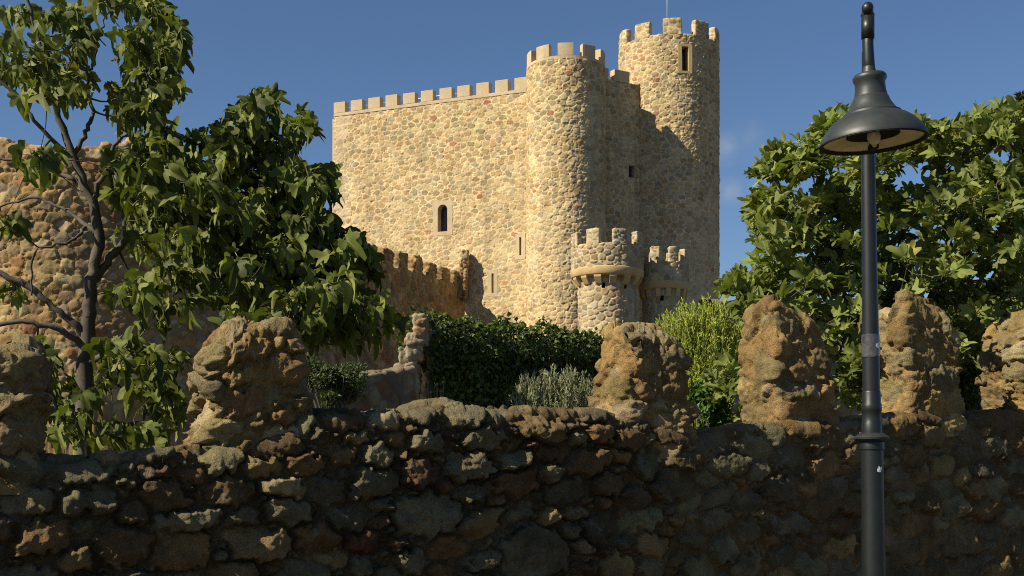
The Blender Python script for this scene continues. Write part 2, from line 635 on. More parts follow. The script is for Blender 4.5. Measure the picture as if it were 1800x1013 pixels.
st = Stones(0, LW, 2.5, ZL + 1.6, .058, .20, 11, 1.45, quoin, 1.5, .80, PAL_KEEP, 3.3, .10, (.4, 1.0), cvar=.15)
wl = sheet('wall', cat_space((0, LW, .030)), cat_space((2.5, 6.0, .3), (6.0, ZL + 1.2, .030)), wall_frame(L0, ld, ZL, 1.0, .04), st, M_KEEP, keep,
           MORT, chip=.5, H=.024, gap=.012, bevel=.028, rough=.016, rscale=5, holes=holes, seed=3, soft=.015, smear=.32, facet=.014, fscale=5, warp=.35)


def prism_box(bm, c, ex, ey, ez, hx, hy, hz):
    """box with axes"""
    c = np.array(c, float)
    vs = []
    for sx in (-1, 1):
        for sy in (-1, 1):
            for sz in (-1, 1):
                vs.append(bm.verts.new(c + np.array(ex) * sx * hx + np.array(ey) * sy * hy + np.array(ez) * sz * hz))
    for f in ((0, 1, 3, 2), (4, 6, 7, 5), (0, 4, 5, 1), (2, 3, 7, 6), (0, 2, 6, 4), (1, 5, 7, 3)):
        bm.faces.new([vs[i] for i in f])
    return vs


def bevel_all(bm, w, seg=2):
    bmesh.ops.recalc_face_normals(bm, faces=bm.faces)
    bmesh.ops.bevel(bm, geom=list(bm.edges), offset=w, segments=seg, affect='EDGES', profile=.6)


UPV = np.array([0, 0, 1.0])


def opening(base, ex, en, u_c, z_c, w, h, ow, oh, arch, parent, depth=.38, proud=.02, wood=False, mat=None, low=0.0):
    """dressed stone surround with a real recess and a dark pane set back in it; base(u,z,out)"""
    win = bpy.data.objects.new('window', None)
    COL.objects.link(win); win.parent = parent; win.matrix_parent_inverse = parent.matrix_world.inverted()
    win.location = base(u_c, z_c, 0)
    win.empty_display_size = .1
    bpy.context.view_layer.update()
    inner = []
    if arch:
        r = ow / 2
        zt = oh / 2 - r
        inner = [(-r, -oh / 2 + low), (r, -oh / 2 + low)] + [(r * math.cos(a), zt + r * math.sin(a)) for a in np.linspace(0, math.pi, 13)]
    else:
        inner = [(-ow / 2, -oh / 2 + low), (ow / 2, -oh / 2 + low), (ow / 2, oh / 2 + low), (-ow / 2, oh / 2 + low)]
    n = len(inner)
    # outer outline: one point per inner point, projected on the rectangle
    outer = []
    for i, (x, z) in enumerate(inner):
        if i == 0: outer.append((-w / 2, -h / 2))
        elif i == 1: outer.append((w / 2, -h / 2))
        elif not arch: outer.append((w / 2, h / 2) if i == 2 else (-w / 2, h / 2))
        else:
            a = (i - 2) / (n - 3)
            if a < .3: outer.append((w / 2, zt + (h / 2 - zt) * a / .3))
            elif a <= .7: outer.append((w / 2 - w * (a - .3) / .4, h / 2))
            else: outer.append((-w / 2, h / 2 - (h / 2 - zt) * (a - .7) / .3))
    bm = bmesh.new()
    def mk(pts, out):
        return [bm.verts.new(base(u_c + x, z_c + z, out)) for x, z in pts]
    o0, o1 = mk(outer, -.06), mk(outer, proud)
    i1, i0 = mk(inner, proud), mk(inner, -depth)
    for i in range(n):
        j = (i + 1) % n
        bm.faces.new([o0[i], o0[j], o1[j], o1[i]])
        bm.faces.new([o1[i], o1[j], i1[j], i1[i]])
        bm.faces.new([i1[i], i1[j], i0[j], i0[i]])
    bmesh.ops.recalc_face_normals(bm, faces=bm.faces)
    bm_obj('surround', bm, mat or M_DRESS, win)
    bm = bmesh.new()
    bm.faces.new(mk(inner, -depth + .02))
    bm.faces.new(list(reversed(mk(inner, -depth + .002))))
    bm_obj('pane', bm, M_PANE, win)
    if arch:
        bm = bmesh.new()
        prism_box(bm, base(u_c, z_c - .1, -depth + .045), (*ex, 0), (*en, 0), UPV, .018, .02, oh / 2 - .12)
        prism_box(bm, base(u_c, z_c + .1, -depth + .043), (*ex, 0), (*en, 0), UPV, ow / 2 - .01, .016, .018)
        bm_obj('glazing_bar', bm, M_METAL2, win)
    return win


for (u, z, w, h, a, b, c) in open_l:
    opening(lw_pt, ld, ln, u, z, w, h, a, b, c, keep, depth=.42 if c else .5, low=-.05 if c else 0)

# coping band and merlons of the long face
bm = bmesh.new()
prism_box(bm, lw_pt(LW / 2, ZL + .08, -.42), (*ld, 0), (*ln, 0), UPV, LW / 2, .46, .09)
bevel_all(bm, .015, 1)
bm_obj('coping', bm, M_DRESS, wl)
bm = bmesh.new()
prism_box(bm, (0, 0, 0), (*ld, 0), (*ln, 0), UPV, .355, .2, .30)
bevel_all(bm, .02, 2)
mer = bm_obj('merlon', bm, M_DRESS, wl)
n_m = 11
for i in range(n_m):
    o = mer if i == 0 else mer.copy()
    if i:
        COL.objects.link(o); o.parent = wl
    o.scale = (1, 1, rq.uniform(.95, 1.04))
    o.location = lw_pt(.36 + rq.uniform(-.02, .02) + i * (LW - .9) / (n_m - 1), ZL + .17 + .30 - .002 * (i % 3), -.17)


def tube_mesh(paths, nseg=7):
    """paths: list of (points (n,3), radii (n)) -> V, F"""
    Vs, Fs, off = [], [], 0
    for P, rd in paths:
        P = np.asarray(P, float); rd = np.asarray(rd, float)
        n = len(P)
        T = np.gradient(P, axis=0)
        T /= np.linalg.norm(T, axis=1)[:, None] + 1e-9
        ref = np.array([0.31, 0.2, 0.93]) if abs(T[0] @ np.array([0.31, 0.2, 0.93])) < .95 else np.array([1.0, 0, 0])
        A = np.cross(T, ref); A /= np.linalg.norm(A, axis=1)[:, None] + 1e-9
        B = np.cross(T, A)
        an = np.arange(nseg) * 2 * math.pi / nseg
        ring = P[:, None] + rd[:, None, None] * (np.cos(an)[None, :, None] * A[:, None] + np.sin(an)[None, :, None] * B[:, None])
        Vs.append(ring.reshape(-1, 3))
        i = np.arange(n - 1)[:, None] * nseg
        j = np.arange(nseg)[None]; j2 = (j + 1) % nseg
        Fs.append(np.stack([(i + j).ravel(), (i + j2).ravel(), (i + nseg + j2).ravel(), (i + nseg + j).ravel()], 1) + off)
        Vs.append(P[[0, -1]])
        c0 = off + n * nseg
        jj = np.arange(nseg); jj2 = (jj + 1) % nseg
        Fs.append(np.stack([np.full(nseg, c0), off + jj2, off + jj, np.full(nseg, c0)], 1)[:, :3])
        b0 = off + (n - 1) * nseg
        Fs.append(np.stack([np.full(nseg, c0 + 1), b0 + jj, b0 + jj2], 1))
        off += n * nseg + 2
    V = np.concatenate(Vs)
    Q = [f for f in Fs if f.shape[1] == 4]; T3 = [f for f in Fs if f.shape[1] == 3]
    return V, [np.concatenate(Q), np.concatenate(T3)]


# steel handrail behind the merlons
V, F = tube_mesh([(np.array([lw_pt(.3, ZL + z, -.55), lw_pt(LW - .3, ZL + z, -.55)]), [.018, .018]) for z in (.35, .58)] +
                 [(np.array([lw_pt(u, ZL + .1, -.55), lw_pt(u, ZL + .58, -.55)]), [.018, .018]) for u in np.arange(.8, LW - .3, 1.03)], 6)
mesh_obj('handrail', V, F, M_STEEL, keep)


def arc_block(name, C, r0, r1, th0, th1, z0, z1, mat, parent, n=8, bev=.02):
    bm = bmesh.new()
    ths = np.linspace(th0, th1, n)
    A = []
    for th in ths:
        A.append([bm.verts.new((C[0] + r * math.sin(th), C[1] - r * math.cos(th), z)) for (r, z) in ((r0, z0), (r1, z0), (r1, z1), (r0, z1))])
    for i in range(n - 1):
        for k in range(4):
            k2 = (k + 1) % 4
            bm.faces.new([A[i][k], A[i + 1][k], A[i + 1][k2], A[i][k2]])
    bm.faces.new(A[0]); bm.faces.new(list(reversed(A[-1])))
    bmesh.ops.recalc_face_normals(bm, faces=bm.faces)
    if bev:
        es = [e for e in bm.edges if len(e.link_faces) == 2 and e.calc_face_angle() > .6]
        bmesh.ops.bevel(bm, geom=es, offset=bev, segments=2, affect='EDGES', profile=.6)
    return bm_obj(name, bm, mat, parent)


def lathe(prof_pts, n=48, C=(0, 0), closed=False):
    an = np.arange(n) * 2 * math.pi / n
    V = np.array([[C[0] + r * math.sin(a), C[1] - r * math.cos(a), z] for r, z in prof_pts for a in an])
    m = len(prof_pts)
    F = []
    for i in range(m - 1 + (1 if closed else 0)):
        i2 = (i + 1) % m
        for j in range(n):
            j2 = (j + 1) % n
            F.append((i * n + j, i * n + j2, i2 * n + j2, i2 * n + j))
    return V, np.array(F)


def us_ring(Rad, d, back=.35, half=115):
    a = R(half) * Rad
    return cat_space((-math.pi * Rad, -a, back), (-a, a, d), (a, math.pi * Rad, back))


# front corner tower
C1, R1, Z1 = (2.72, 59.6), 1.97, 20.95
st = Stones(-math.pi * R1, math.pi * R1, 2.5, Z1 + 1, .058, .20, 12, 1.45, (), 1.5, .80, PAL_KEEP, 3.2, .13, (.4, 1.1), cvar=.15)
t1 = sheet('corner_tower', us_ring(R1, .030), cat_space((2.5, 6, .3), (6, Z1 + .4, .030)), cyl_frame(C1, R1, Z1, .5, .04), st, M_KEEP, keep, MORT, chip=.55, H=.036, gap=.011, bevel=.028,
           rough=.02, rscale=5, seed=13, soft=.015, smear=.32, facet=.014, fscale=5, warp=.35)
V, F = lathe([(R1 + .02, Z1 - .02), (R1 + .02, Z1 + .12), (R1 - .5, Z1 + .14), (R1 - .55, Z1 - .3), (.05, Z1 - .3)], 64, C1)
mesh_obj('coping', V, F, M_DRESS, t1, smooth=False)
# merlons round the tower (angles to the viewer's side measured from the front)
for k in range(10):
    th = R(-3 + k * 36)
    arc_block('merlon', C1, R1 - .30, R1 + .01 - .002 * (k % 2), th - R(11.5), th + R(11.5), Z1 + .125, Z1 + .74, M_DRESS, t1)

# large round tower
C2, R2, Z2 = (8.42, 63.6), 2.66, 23.3
wt_th = math.asin((np.interp(1202, [0, 1], [0, 1]) * 0 + (1202 - 900) / F_PX * 61.4 - C2[0]) / R2)
wz2 = EYE + (HORIZ - 106) / F_PX * 61.2
hw = (wt_th * R2 - .36, wt_th * R2 + .36, wz2 - .72, wz2 + .72)
st = Stones(-math.pi * R2, math.pi * R2, 2.5, Z2 + 1, .054, .185, 14, 1.5, (), 1.5, .80, PAL_KEEP, 3.2, .13, (.4, 1.1), cvar=.15)
t2 = sheet('round_tower', us_ring(R2, .030), cat_space((2.5, 6, .3), (6, Z2 + .5, .030)), cyl_frame(C2, R2, Z2, .6, .05), st, M_KEEP, keep, MORT, chip=.55, H=.036, gap=.011, bevel=.028,
           rough=.022, rscale=5, seed=15, holes=[hw], soft=.02, smear=.32, facet=.014, fscale=5, warp=.35)
V, F = lathe([(R2 - .55, Z2 - .05), (R2 - .6, Z2 - .4), (.05, Z2 - .4)], 48, C2)
mesh_obj('roof_terrace', V, F, M_DRESS, t2, smooth=False)
ex = np.array([math.cos(wt_th), math.sin(wt_th)]); en = np.array([math.sin(wt_th), -math.cos(wt_th)])
pc = np.array(C2) + en * R2
opening(lambda u, z, o: np.array([pc[0] + ex[0] * u + en[0] * (o + .02), pc[1] + ex[1] * u + en[1] * (o + .02), z]), ex, en, 0, wz2, .76, 1.5, .36, 1.26, False, keep, depth=.5, mat=M_CORBEL)


def rubble_merlons(C, r_out, t, z0, h, angs, half, parent, step, seed, cells=3.2, pal=PAL_KEEP, mort=MORT, rough=.012, H=.028, mat=M_KEEP):
    for i, a in enumerate(angs):
        th = R(a)
        sx, cy = math.sin(th), -math.cos(th)
        rm = r_out - t / 2
        hw_ = R(half) * rm * random.Random(seed + i).uniform(.93, 1.07)
        hz = h / 2 * random.Random(seed + 50 + i).uniform(.95, 1.06)
        def fn(p, g_, th=th, rm=rm, hz=hz):
            t_ = th + p[:, 0] / rm
            rr = rm + p[:, 1]
            W = np.stack([C[0] + rr * np.sin(t_), C[1] - rr * np.cos(t_), z0 + hz + p[:, 2]], 1)
            G = np.stack([np.cos(t_) * g_[:, 0] + np.sin(t_) * g_[:, 1], np.sin(t_) * g_[:, 0] - np.cos(t_) * g_[:, 1], g_[:, 2]], 1)
            return W, G
        block('merlon', fn, (hw_, t / 2, hz), 18, mat, parent, step, pal_col(pal, mort, seed + i), H, cells, rough, 4.0, seed + i, .10)


rubble_merlons(C2, R2 + .01, .34, Z2 - .06, .84, [-2 + 36 * k - 1 for k in range(10)], 10.5, t2, .05, 300)
V, F = tube_mesh([(np.array([(C2[0] - .05, C2[1] + .2, Z2 - .4), (C2[0] - .05, C2[1] + .2, Z2 + 3.2), (C2[0] - .05, C2[1] + .2, Z2 + 4.6)]), [.035, .03, .02])], 8)
mesh_obj('flagpole', V, F, M_STEEL, keep)

# short right wall between the towers
W0, W1 = np.array([3.9, 60.1]), np.array([6.9, 61.75])
WL = np.linalg.norm(W1 - W0); wd = (W1 - W0) / WL; wn = np.array([wd[1], -wd[0]])
ZW = 20.85


def rw_pt(u, z, o=0.0):
    return np.array([W0[0] + wd[0] * u + wn[0] * o, W0[1] + wd[1] * u + wn[1] * o, z])


def on_right(px, py):
    k = (px - 900.0) / F_PX
    u = (k * W0[1] - W0[0]) / (wd[0] - k * wd[1])
    return u, EYE + (HORIZ - py) / F_PX * (W0[1] + wd[1] * u)


wu, wz = on_right(1110, 302)
st = Stones(0, WL, 2.5, ZW + 1.2, .058, .20, 16, 1.45, (), 1.5, .80, PAL_KEEP, 3.3, .10, (.4, 1.0), cvar=.15)
wr = sheet('wall', cat_space((0, WL, .030)), cat_space((2.5, 6, .3), (6, ZW + .8, .030)), wall_frame(W0, wd, ZW, .8, .04), st, M_KEEP, keep, MORT, chip=.5, H=.03, gap=.012, bevel=.028,
           rough=.018, rscale=5, holes=[(wu - .24, wu + .24, wz - .36, wz + .36)], seed=17, soft=.02, smear=.32, facet=.014, fscale=5, warp=.35)
opening(rw_pt, wd, wn, wu, wz, .52, .78, .36, .62, False, keep, depth=.3)
for px in (1056, 1093):
    u, _ = on_right(px, 130)
    bm = bmesh.new()
    prism_box(bm, rw_pt(u, ZW + .29, -.17), (*wd, 0), (*wn, 0), UPV, .47, .2, .30)
    bevel_all(bm, .02, 2)
    bm_obj('merlon', bm, M_DRESS, wr)
# back walls of the keep so that it is a closed building
bm = bmesh.new()
B1 = L0 - ln * 14; B2 = np.array([10.2, 74.0])
for a, b in ((L0 + ld * .02 - ln * .3, B1), (B1, B2), (B2, np.array(C2) + np.array([1.2, .8]))):
    m = (a + b) / 2; L = np.linalg.norm(b - a); dd = (b - a) / L
    prism_box(bm, (m[0], m[1], 11.2), (*dd, 0), (-dd[1], dd[0], 0), UPV, L / 2, .3, 8.8)
bm_obj('rear_wall', bm, M_DRESS, keep)
bm = bmesh.new()
pr = [L0 - ln * .7 + ld * .3, L1 - ln * .9, np.array(C1) + [.3, .6], np.array(C2) + [.1, 1.2], B2 - [.4, .4], B1 + ln * .4 + ld * .4]
bm.faces.new([bm.verts.new((p[0], p[1], ZL - .9)) for p in pr])
bm_obj('roof_terrace', bm, M_DRESS, keep)

# ================================================================== BARBICAN TURRETS
PAL_TUR = [((.33, .26, .145), 4), ((.38, .30, .17), 3), ((.28, .235, .16), 3), ((.35, .315, .23), 1.5), ((.31, .205, .105), 1)]
MORT_T = (.47, .38, .235)


def turret(label, cx, Y, w_px, y_mtop, y_base, y_ring0, y_ring1, seed, shaft_ratio, z_bot):
    sc = Y / F_PX
    C = ((cx - 900) * sc, Y)
    Rp = w_px / 2 * sc
    zf = lambda y: EYE + (HORIZ - y) * (Y - Rp) / F_PX
    tu = thing('castle_turret', label, 'turret', (C[0], C[1], z_bot), 'gate turrets below the keep')
    z_m, z_b, z_r0, z_r1 = zf(y_mtop), zf(y_base), zf(y_ring0), zf(y_ring1)
    Rs = Rp * shaft_ratio
    st = Stones(-math.pi * Rp, math.pi * Rp, z_r0 - .3, z_b + .6, .075, .17, seed, 1.35, (), 1.3, .8, PAL_TUR, 2.5, .12, (.5, 1.1))
    par = sheet('parapet', us_ring(Rp, .028, .2), cat_space((z_r0 - .02, z_b + .4, .028)), cyl_frame(C, Rp, z_b, .3, .03), st, M_KEEP, tu, MORT_T, H=.045, gap=.014, bevel=.035, rough=.015,
                rscale=7, seed=seed + 1, soft=.02)
    rubble_merlons(C, Rp + .01, .26, z_b - .05, z_m - z_b + .05, [-28 + 45 * k for k in range(8)], 11.5, par, .03, seed + 5, 4.5, PAL_TUR, MORT_T)
    V, F = lathe([(Rp - .28, z_b - .03), (Rp - .3, z_b - .5), (.03, z_b - .5)], 32, C)
    mesh_obj('floor_slab', V, F, M_DRESS, par, smooth=False)
    # overhanging ring on brackets
    V, F = lathe([(Rp - .2, z_r0 + .02), (Rp + .03, z_r0), (Rp + .05, z_r0 - .06), (Rp + .03, z_r1 + .16), (Rp - .02, z_r1 + .1), (Rs - .06, z_r1 + .06), (Rs - .06, z_r0)], 64, C, True)
    rg = mesh_obj('ring', V, F, M_CORBEL, tu)
    for k in range(14):
        th = 2 * math.pi * k / 14 + .1
        bm = bmesh.new()
        vs = []
        for s_ in (-1, 1):
            a = th + s_ * .105
            for (r, z) in ((Rs - .05, z_r1 + .12), (Rp - .01, z_r1 + .12), (Rp - .02, z_r1 + .02), (Rs + .10, z_r1 - .24), (Rs - .05, z_r1 - .30)):
                vs.append(bm.verts.new((C[0] + r * math.sin(a), C[1] - r * math.cos(a), z)))
        bm.faces.new(vs[:5]); bm.faces.new(vs[5:][::-1])
        for i in range(5):
            j = (i + 1) % 5
            bm.faces.new([vs[i], vs[5 + i], vs[5 + j], vs[j]])
        bevel_all(bm, .02, 2)
        bm_obj('bracket', bm, M_CORBEL, rg)
    zt = z_r1 + .1
    ph = math.asin(-.2) * Rs
    st = Stones(-math.pi * Rs, math.pi * Rs, z_bot, zt, .08, .18, seed + 2, 1.35, (), 1.3, .8, PAL_TUR, 2.5, .12, (.5, 1.1))
    sh = sheet('shaft', us_ring(Rs, .028, .2), cat_space((z_bot, 4.2, .15), (4.2, zt, .028)), cyl_frame(C, Rs, zt + .5, .3, .03), st, M_KEEP, tu, MORT_T, H=.045, gap=.014, bevel=.035,
               rough=.015, rscale=7, seed=seed + 3, soft=.02, holes=[(ph - .07, ph + .07, z_r1 - .42, z_r1 - .22), (ph + .9, ph + 1.04, z_r1 - .42, z_r1 - .22)])
    V, F = lathe([(Rs - .25, z_r1 - .6), (Rs - .25, z_r1)], 24, C)
    mesh_obj('dark_recess', V, F, M_DARK, sh)
    return tu


turret('nearer battlemented turret with pale bracketed ring, overlapping the corner tower', 1067, 50.0, 125, 401, 427, 466, 486, 40, .80, 2.6)
turret('smaller turret half behind the bright shrub, in front of the shaded tower', 1166, 51.1, 86, 434, 459, 492, 510, 60, .84, 2.8)

# ================================================================== CURTAIN WALL AND RUINED TOWER
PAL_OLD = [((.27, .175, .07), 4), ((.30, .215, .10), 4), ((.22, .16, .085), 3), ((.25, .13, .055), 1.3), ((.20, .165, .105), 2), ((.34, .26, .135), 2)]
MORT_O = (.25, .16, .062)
cur = thing('crenellated_wall', 'crenellated old stone wall in half shade running up to the keep', 'wall', (-6.8, 51.0, 2.0))
J1 = np.array([-2.45, 61.2]); J0 = np.array([-12.65, 38.9])
CL = np.linalg.norm(J1 - J0); cd = (J1 - J0) / CL
ZC = 10.3
st = Stones(0, CL, 1.5, ZC + 1.2, .08, .27, 70, 1.35, (), 1.5, .8, PAL_OLD, 2.5, .12, (.4, 1.0))
top_c = lambda u: ZC + .05 * np.sin(u * 3.1)
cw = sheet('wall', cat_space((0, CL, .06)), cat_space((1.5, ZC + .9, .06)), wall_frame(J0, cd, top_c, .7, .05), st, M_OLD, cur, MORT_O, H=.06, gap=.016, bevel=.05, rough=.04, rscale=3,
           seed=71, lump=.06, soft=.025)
cn = np.array([cd[1], -cd[0]])
rgc = random.Random(8)
for i, u in enumerate(np.arange(CL - .55, 1.0, -1.42)):
    hz = .42 * rgc.uniform(.9, 1.12); hx = .44 * rgc.uniform(.9, 1.1)
    c0 = J0 + cd * u - cn * .3
    def fn(p, g_, c0=c0, hz=hz):
        W = np.stack([c0[0] + cd[0] * p[:, 0] + cn[0] * p[:, 1], c0[1] + cd[1] * p[:, 0] + cn[1] * p[:, 1], ZC - .08 + hz + p[:, 2]], 1)
        G = np.stack([cd[0] * g_[:, 0] + cn[0] * g_[:, 1], cd[1] * g_[:, 0] + cn[1] * g_[:, 1], g_[:, 2]], 1)
        return W, G
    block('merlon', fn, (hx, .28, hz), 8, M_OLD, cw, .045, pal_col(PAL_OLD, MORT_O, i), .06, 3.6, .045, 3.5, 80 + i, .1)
# broken stub of masonry where the wall dies into the keep
c0 = J1 - cd * .25 + cn * .02 - np.array([.12, 0])
def fn(p, g_):
    k = (p[:, 2] + 1.3) / 2.6
    W = np.stack([c0[0] + p[:, 0] * (1 - .45 * k) + .25 * k, c0[1] + p[:, 1] - .1, ZC + .55 + p[:, 2]], 1)
    return W, g_
block('broken_stub', fn, (.28, .35, 1.25), 12, M_OLD, cur, .04, pal_col(PAL_OLD, MORT_O, 3), .08, 3.2, .09, 3.0, 99, .08)

CT, RT = (-13.2, 37.5), 4.3
ztop_t = lambda u: 10.55 + .30 * fbm(np.stack([u * .55, u * 0, u * 0 + 3], 1), 3, 4) - .30 * sstep(-3.2, -6.5, u) - .9 * sstep(2.5, 6, u) + .1 * np.round(fbm(np.stack([u * 1.5, u * 0, u * 0], 1), 1, 9) * 2)
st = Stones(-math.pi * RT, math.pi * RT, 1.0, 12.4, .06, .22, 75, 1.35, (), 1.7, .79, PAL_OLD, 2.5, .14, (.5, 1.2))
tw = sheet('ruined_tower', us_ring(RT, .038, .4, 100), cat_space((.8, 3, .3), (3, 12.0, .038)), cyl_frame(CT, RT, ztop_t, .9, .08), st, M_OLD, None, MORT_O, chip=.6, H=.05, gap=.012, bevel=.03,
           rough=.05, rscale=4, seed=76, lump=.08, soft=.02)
tag(tw, 'broad round ruined tower of ochre rubble behind the left fig tree', 'tower')

# ================================================================== FOREGROUND RUINED WALL
D = np.array([0.883, 0.469]); D /= np.linalg.norm(D)
NF = np.array([D[1], -D[0]])
FP0 = np.array([-2.48, 6.0])
U_OFF = 1.6     # wall begins this far left of FP0
FW0 = FP0 - D * U_OFF


def fu(px):
    k = (px - 900.0) / F_PX
    return (k * FW0[1] - FW0[0]) / (D[0] - k * D[1])


def fz(px, py):
    return EYE + (HORIZ - py) / F_PX * (FW0[1] + D[1] * fu(px))


prof_px = [(-400, 800), (60, 800), (90, 812), (150, 806), (210, 800), (222, 808), (235, 795), (300, 786), (345, 788), (420, 790), (500, 760), (545, 724), (600, 722), (640, 716), (655, 728), (700, 722),
           (720, 728), (765, 712), (800, 706), (845, 714), (860, 722), (950, 718), (1040, 716), (1120, 735), (1200, 752), (1235, 758), (1260, 752), (1300, 744), (1390, 738), (1475, 740),
           (1540, 730), (1620, 716), (1690, 736), (1720, 728), (1745, 716), (1850, 716), (2100, 705)]
pu = np.array([fu(p[0]) for p in prof_px]); pz = np.array([fz(*p) for p in prof_px])
ftop = lambda u: np.interp(u, pu, pz) - .028 + .02 * fbm(np.stack([u * 4, u * 0, u * 0], 1), 3, 2)


def px_stone(px, py, wpx, hpx, rot=0, pw=3.0, colr=None, H=1.0):
    u = fu(px); Y = FW0[1] + D[1] * u
    s = Y / F_PX
    return (u, fz(px, py), wpx * s / 2 / .95, hpx * s / 2, rot, pw, colr, H)


GRY = (.135, .122, .083); GRY2 = (.11, .10, .07); TAN = (.165, .122, .067); OCH = (.145, .095, .045); BRN = (.095, .066, .036); RED = (.085, .04, .022)
fixed = [px_stone(745, 908, 125, 98, .15, 3.2, GRY, .9), px_stone(450, 957, 120, 76, .1, 3.2, TAN, 1.1), px_stone(500, 858, 86, 46, -.1, 3.6, (.24, .20, .125), 1.5),
         px_stone(480, 782, 112, 52, 0, 4.5, BRN, .8), px_stone(674, 740, 62, 42, 0, 4.5, (.20, .175, .12), 1.1), px_stone(740, 730, 66, 40, 0, 3.2, GRY2, 1), px_stone(812, 735, 76, 54, 0, 3.5, GRY, 1.1),
         px_stone(866, 732, 34, 50, 0, 4, GRY, .9), px_stone(660, 800, 62, 52, .4, 2.6, GRY, 1.2), px_stone(750, 780, 80, 52, .15, 2.8, GRY, 1.1), px_stone(595, 800, 72, 40, .1, 3.4, OCH, .8),
         px_stone(595, 740, 84, 46, 0, 4, BRN, .7), px_stone(150, 832, 112, 46, 0, 4, GRY2, .9), px_stone(265, 833, 70, 28, 0, 4, (.11, .06, .035), .9), px_stone(275, 800, 84, 28, .12, 3.5, GRY2, 1),
         px_stone(655, 850, 110, 58, .05, 3, GRY2, 1.0), px_stone(330, 917, 150, 34, .04, 3.6, GRY, 1.3), px_stone(220, 960, 110, 90, .1, 3.4, BRN, .8), px_stone(550, 945, 78, 66, .2, 3, (.11, .07, .04), 1),
         px_stone(310, 975, 140, 72, 0, 3.6, OCH, .8), px_stone(125, 985, 90, 50, 0, 3, TAN, 1), px_stone(635, 950, 66, 50, .2, 3, RED, .9), px_stone(150, 880, 110, 54, 0, 3, GRY2, 1.1), px_stone(280, 870, 90, 60, 0, 3, BRN, .8),
         px_stone(400, 860, 80, 70, .2, 3, BRN, .8), px_stone(960, 830, 46, 44, 0, 2.6, GRY, 1.2), px_stone(900, 810, 60, 44, 0, 2.8, GRY, 1.2), px_stone(1010, 775, 50, 34, 0, 2.8, GRY, 1.2), px_stone(820, 865, 64, 44, 0, 3, GRY2, 1.2),
         px_stone(630, 995, 50, 46, 0, 3, GRY, 1.2), px_stone(720, 985, 60, 50, .3, 3, GRY, 1.2), px_stone(840, 985, 80, 40, 0, 3, GRY2, 1.1), px_stone(935, 975, 130, 110, .1, 3, GRY2, .7), px_stone(1180, 855, 120, 60, .1, 3.2, (.105, .085, .053), .7),
         px_stone(1185, 915, 46, 26, .1, 3.5, (.20, .135, .07), 1.5), px_stone(1333, 900, 27, 22, 0, 2.6, (.21, .16, .09), 1.6), px_stone(1310, 935, 62, 52, 0, 4, (.10, .085, .052), .8), px_stone(1215, 950, 74, 36, 0, 4, (.10, .085, .052), .8),
         px_stone(1055, 967, 50, 28, 0, 3, RED, .8), px_stone(1140, 960, 76, 50, -.2, 3, TAN, .8), px_stone(1435, 948, 58, 28, 0, 4.5, (.09, .058, .036), .8), px_stone(1605, 800, 52, 48, .1, 3.2, (.14, .098, .05), .9),
         px_stone(1690, 838, 50, 32, .1, 3.5, (.18, .14, .08), 1.2), px_stone(1685, 952, 92, 76, .1, 4, (.11, .083, .046), .8), px_stone(1595, 970, 70, 68, 0, 5, (.115, .09, .052), .8), px_stone(1620, 965, 30, 60, 0, 4, OCH, .7),
         px_stone(1130, 700, 100, 60, 0, 3.2, OCH, .8), px_stone(960, 910, 40, 40, .9, 3.4, (.19, .14, .075), 1.3), px_stone(1790, 960, 50, 90, 0, 4, BRN, .7)]
PAL_FG = [(GRY, 3), (GRY2, 3), (TAN, 2), (OCH, 2), (BRN, 3), ((.11, .065, .038), .8), ((.08, .072, .05), 2)]
fwL = 11.6
st = Stones(0, fwL, 0, 3.2, .030, .135, 90, 1.8, fixed, 1.6, .80, PAL_FG, 3.6, .26, (.3, 1.4), .3)
u_mid = fu(1060)
amp_fg = lambda u, s: 1.0 - .55 * sstep(fu(1020), fu(1250), u)
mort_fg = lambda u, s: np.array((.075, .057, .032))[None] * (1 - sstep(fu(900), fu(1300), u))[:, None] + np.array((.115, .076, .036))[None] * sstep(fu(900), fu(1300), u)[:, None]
fw = thing('ruined_wall', 'dark ruined foreground rubble wall with worn stone merlons', 'wall', (*(FW0 + D * 5), 0))
amp_top = lambda u, s_: amp_fg(u, s_) * (1 - .55 * sstep(-.10, 0.0, s_ - ftop(u)))
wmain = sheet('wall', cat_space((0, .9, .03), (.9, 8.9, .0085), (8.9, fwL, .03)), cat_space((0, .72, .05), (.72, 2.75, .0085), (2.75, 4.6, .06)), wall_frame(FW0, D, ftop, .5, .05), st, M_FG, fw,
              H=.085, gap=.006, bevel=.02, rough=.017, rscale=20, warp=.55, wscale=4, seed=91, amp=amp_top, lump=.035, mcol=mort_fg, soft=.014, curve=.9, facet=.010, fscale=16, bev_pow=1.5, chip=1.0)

PAL_M = [((.23, .17, .088), 3), ((.195, .16, .094), 3), ((.21, .143, .067), 3), ((.17, .142, .092), 2), ((.25, .215, .145), 1.5)]
MORT_M = (.215, .152, .073)


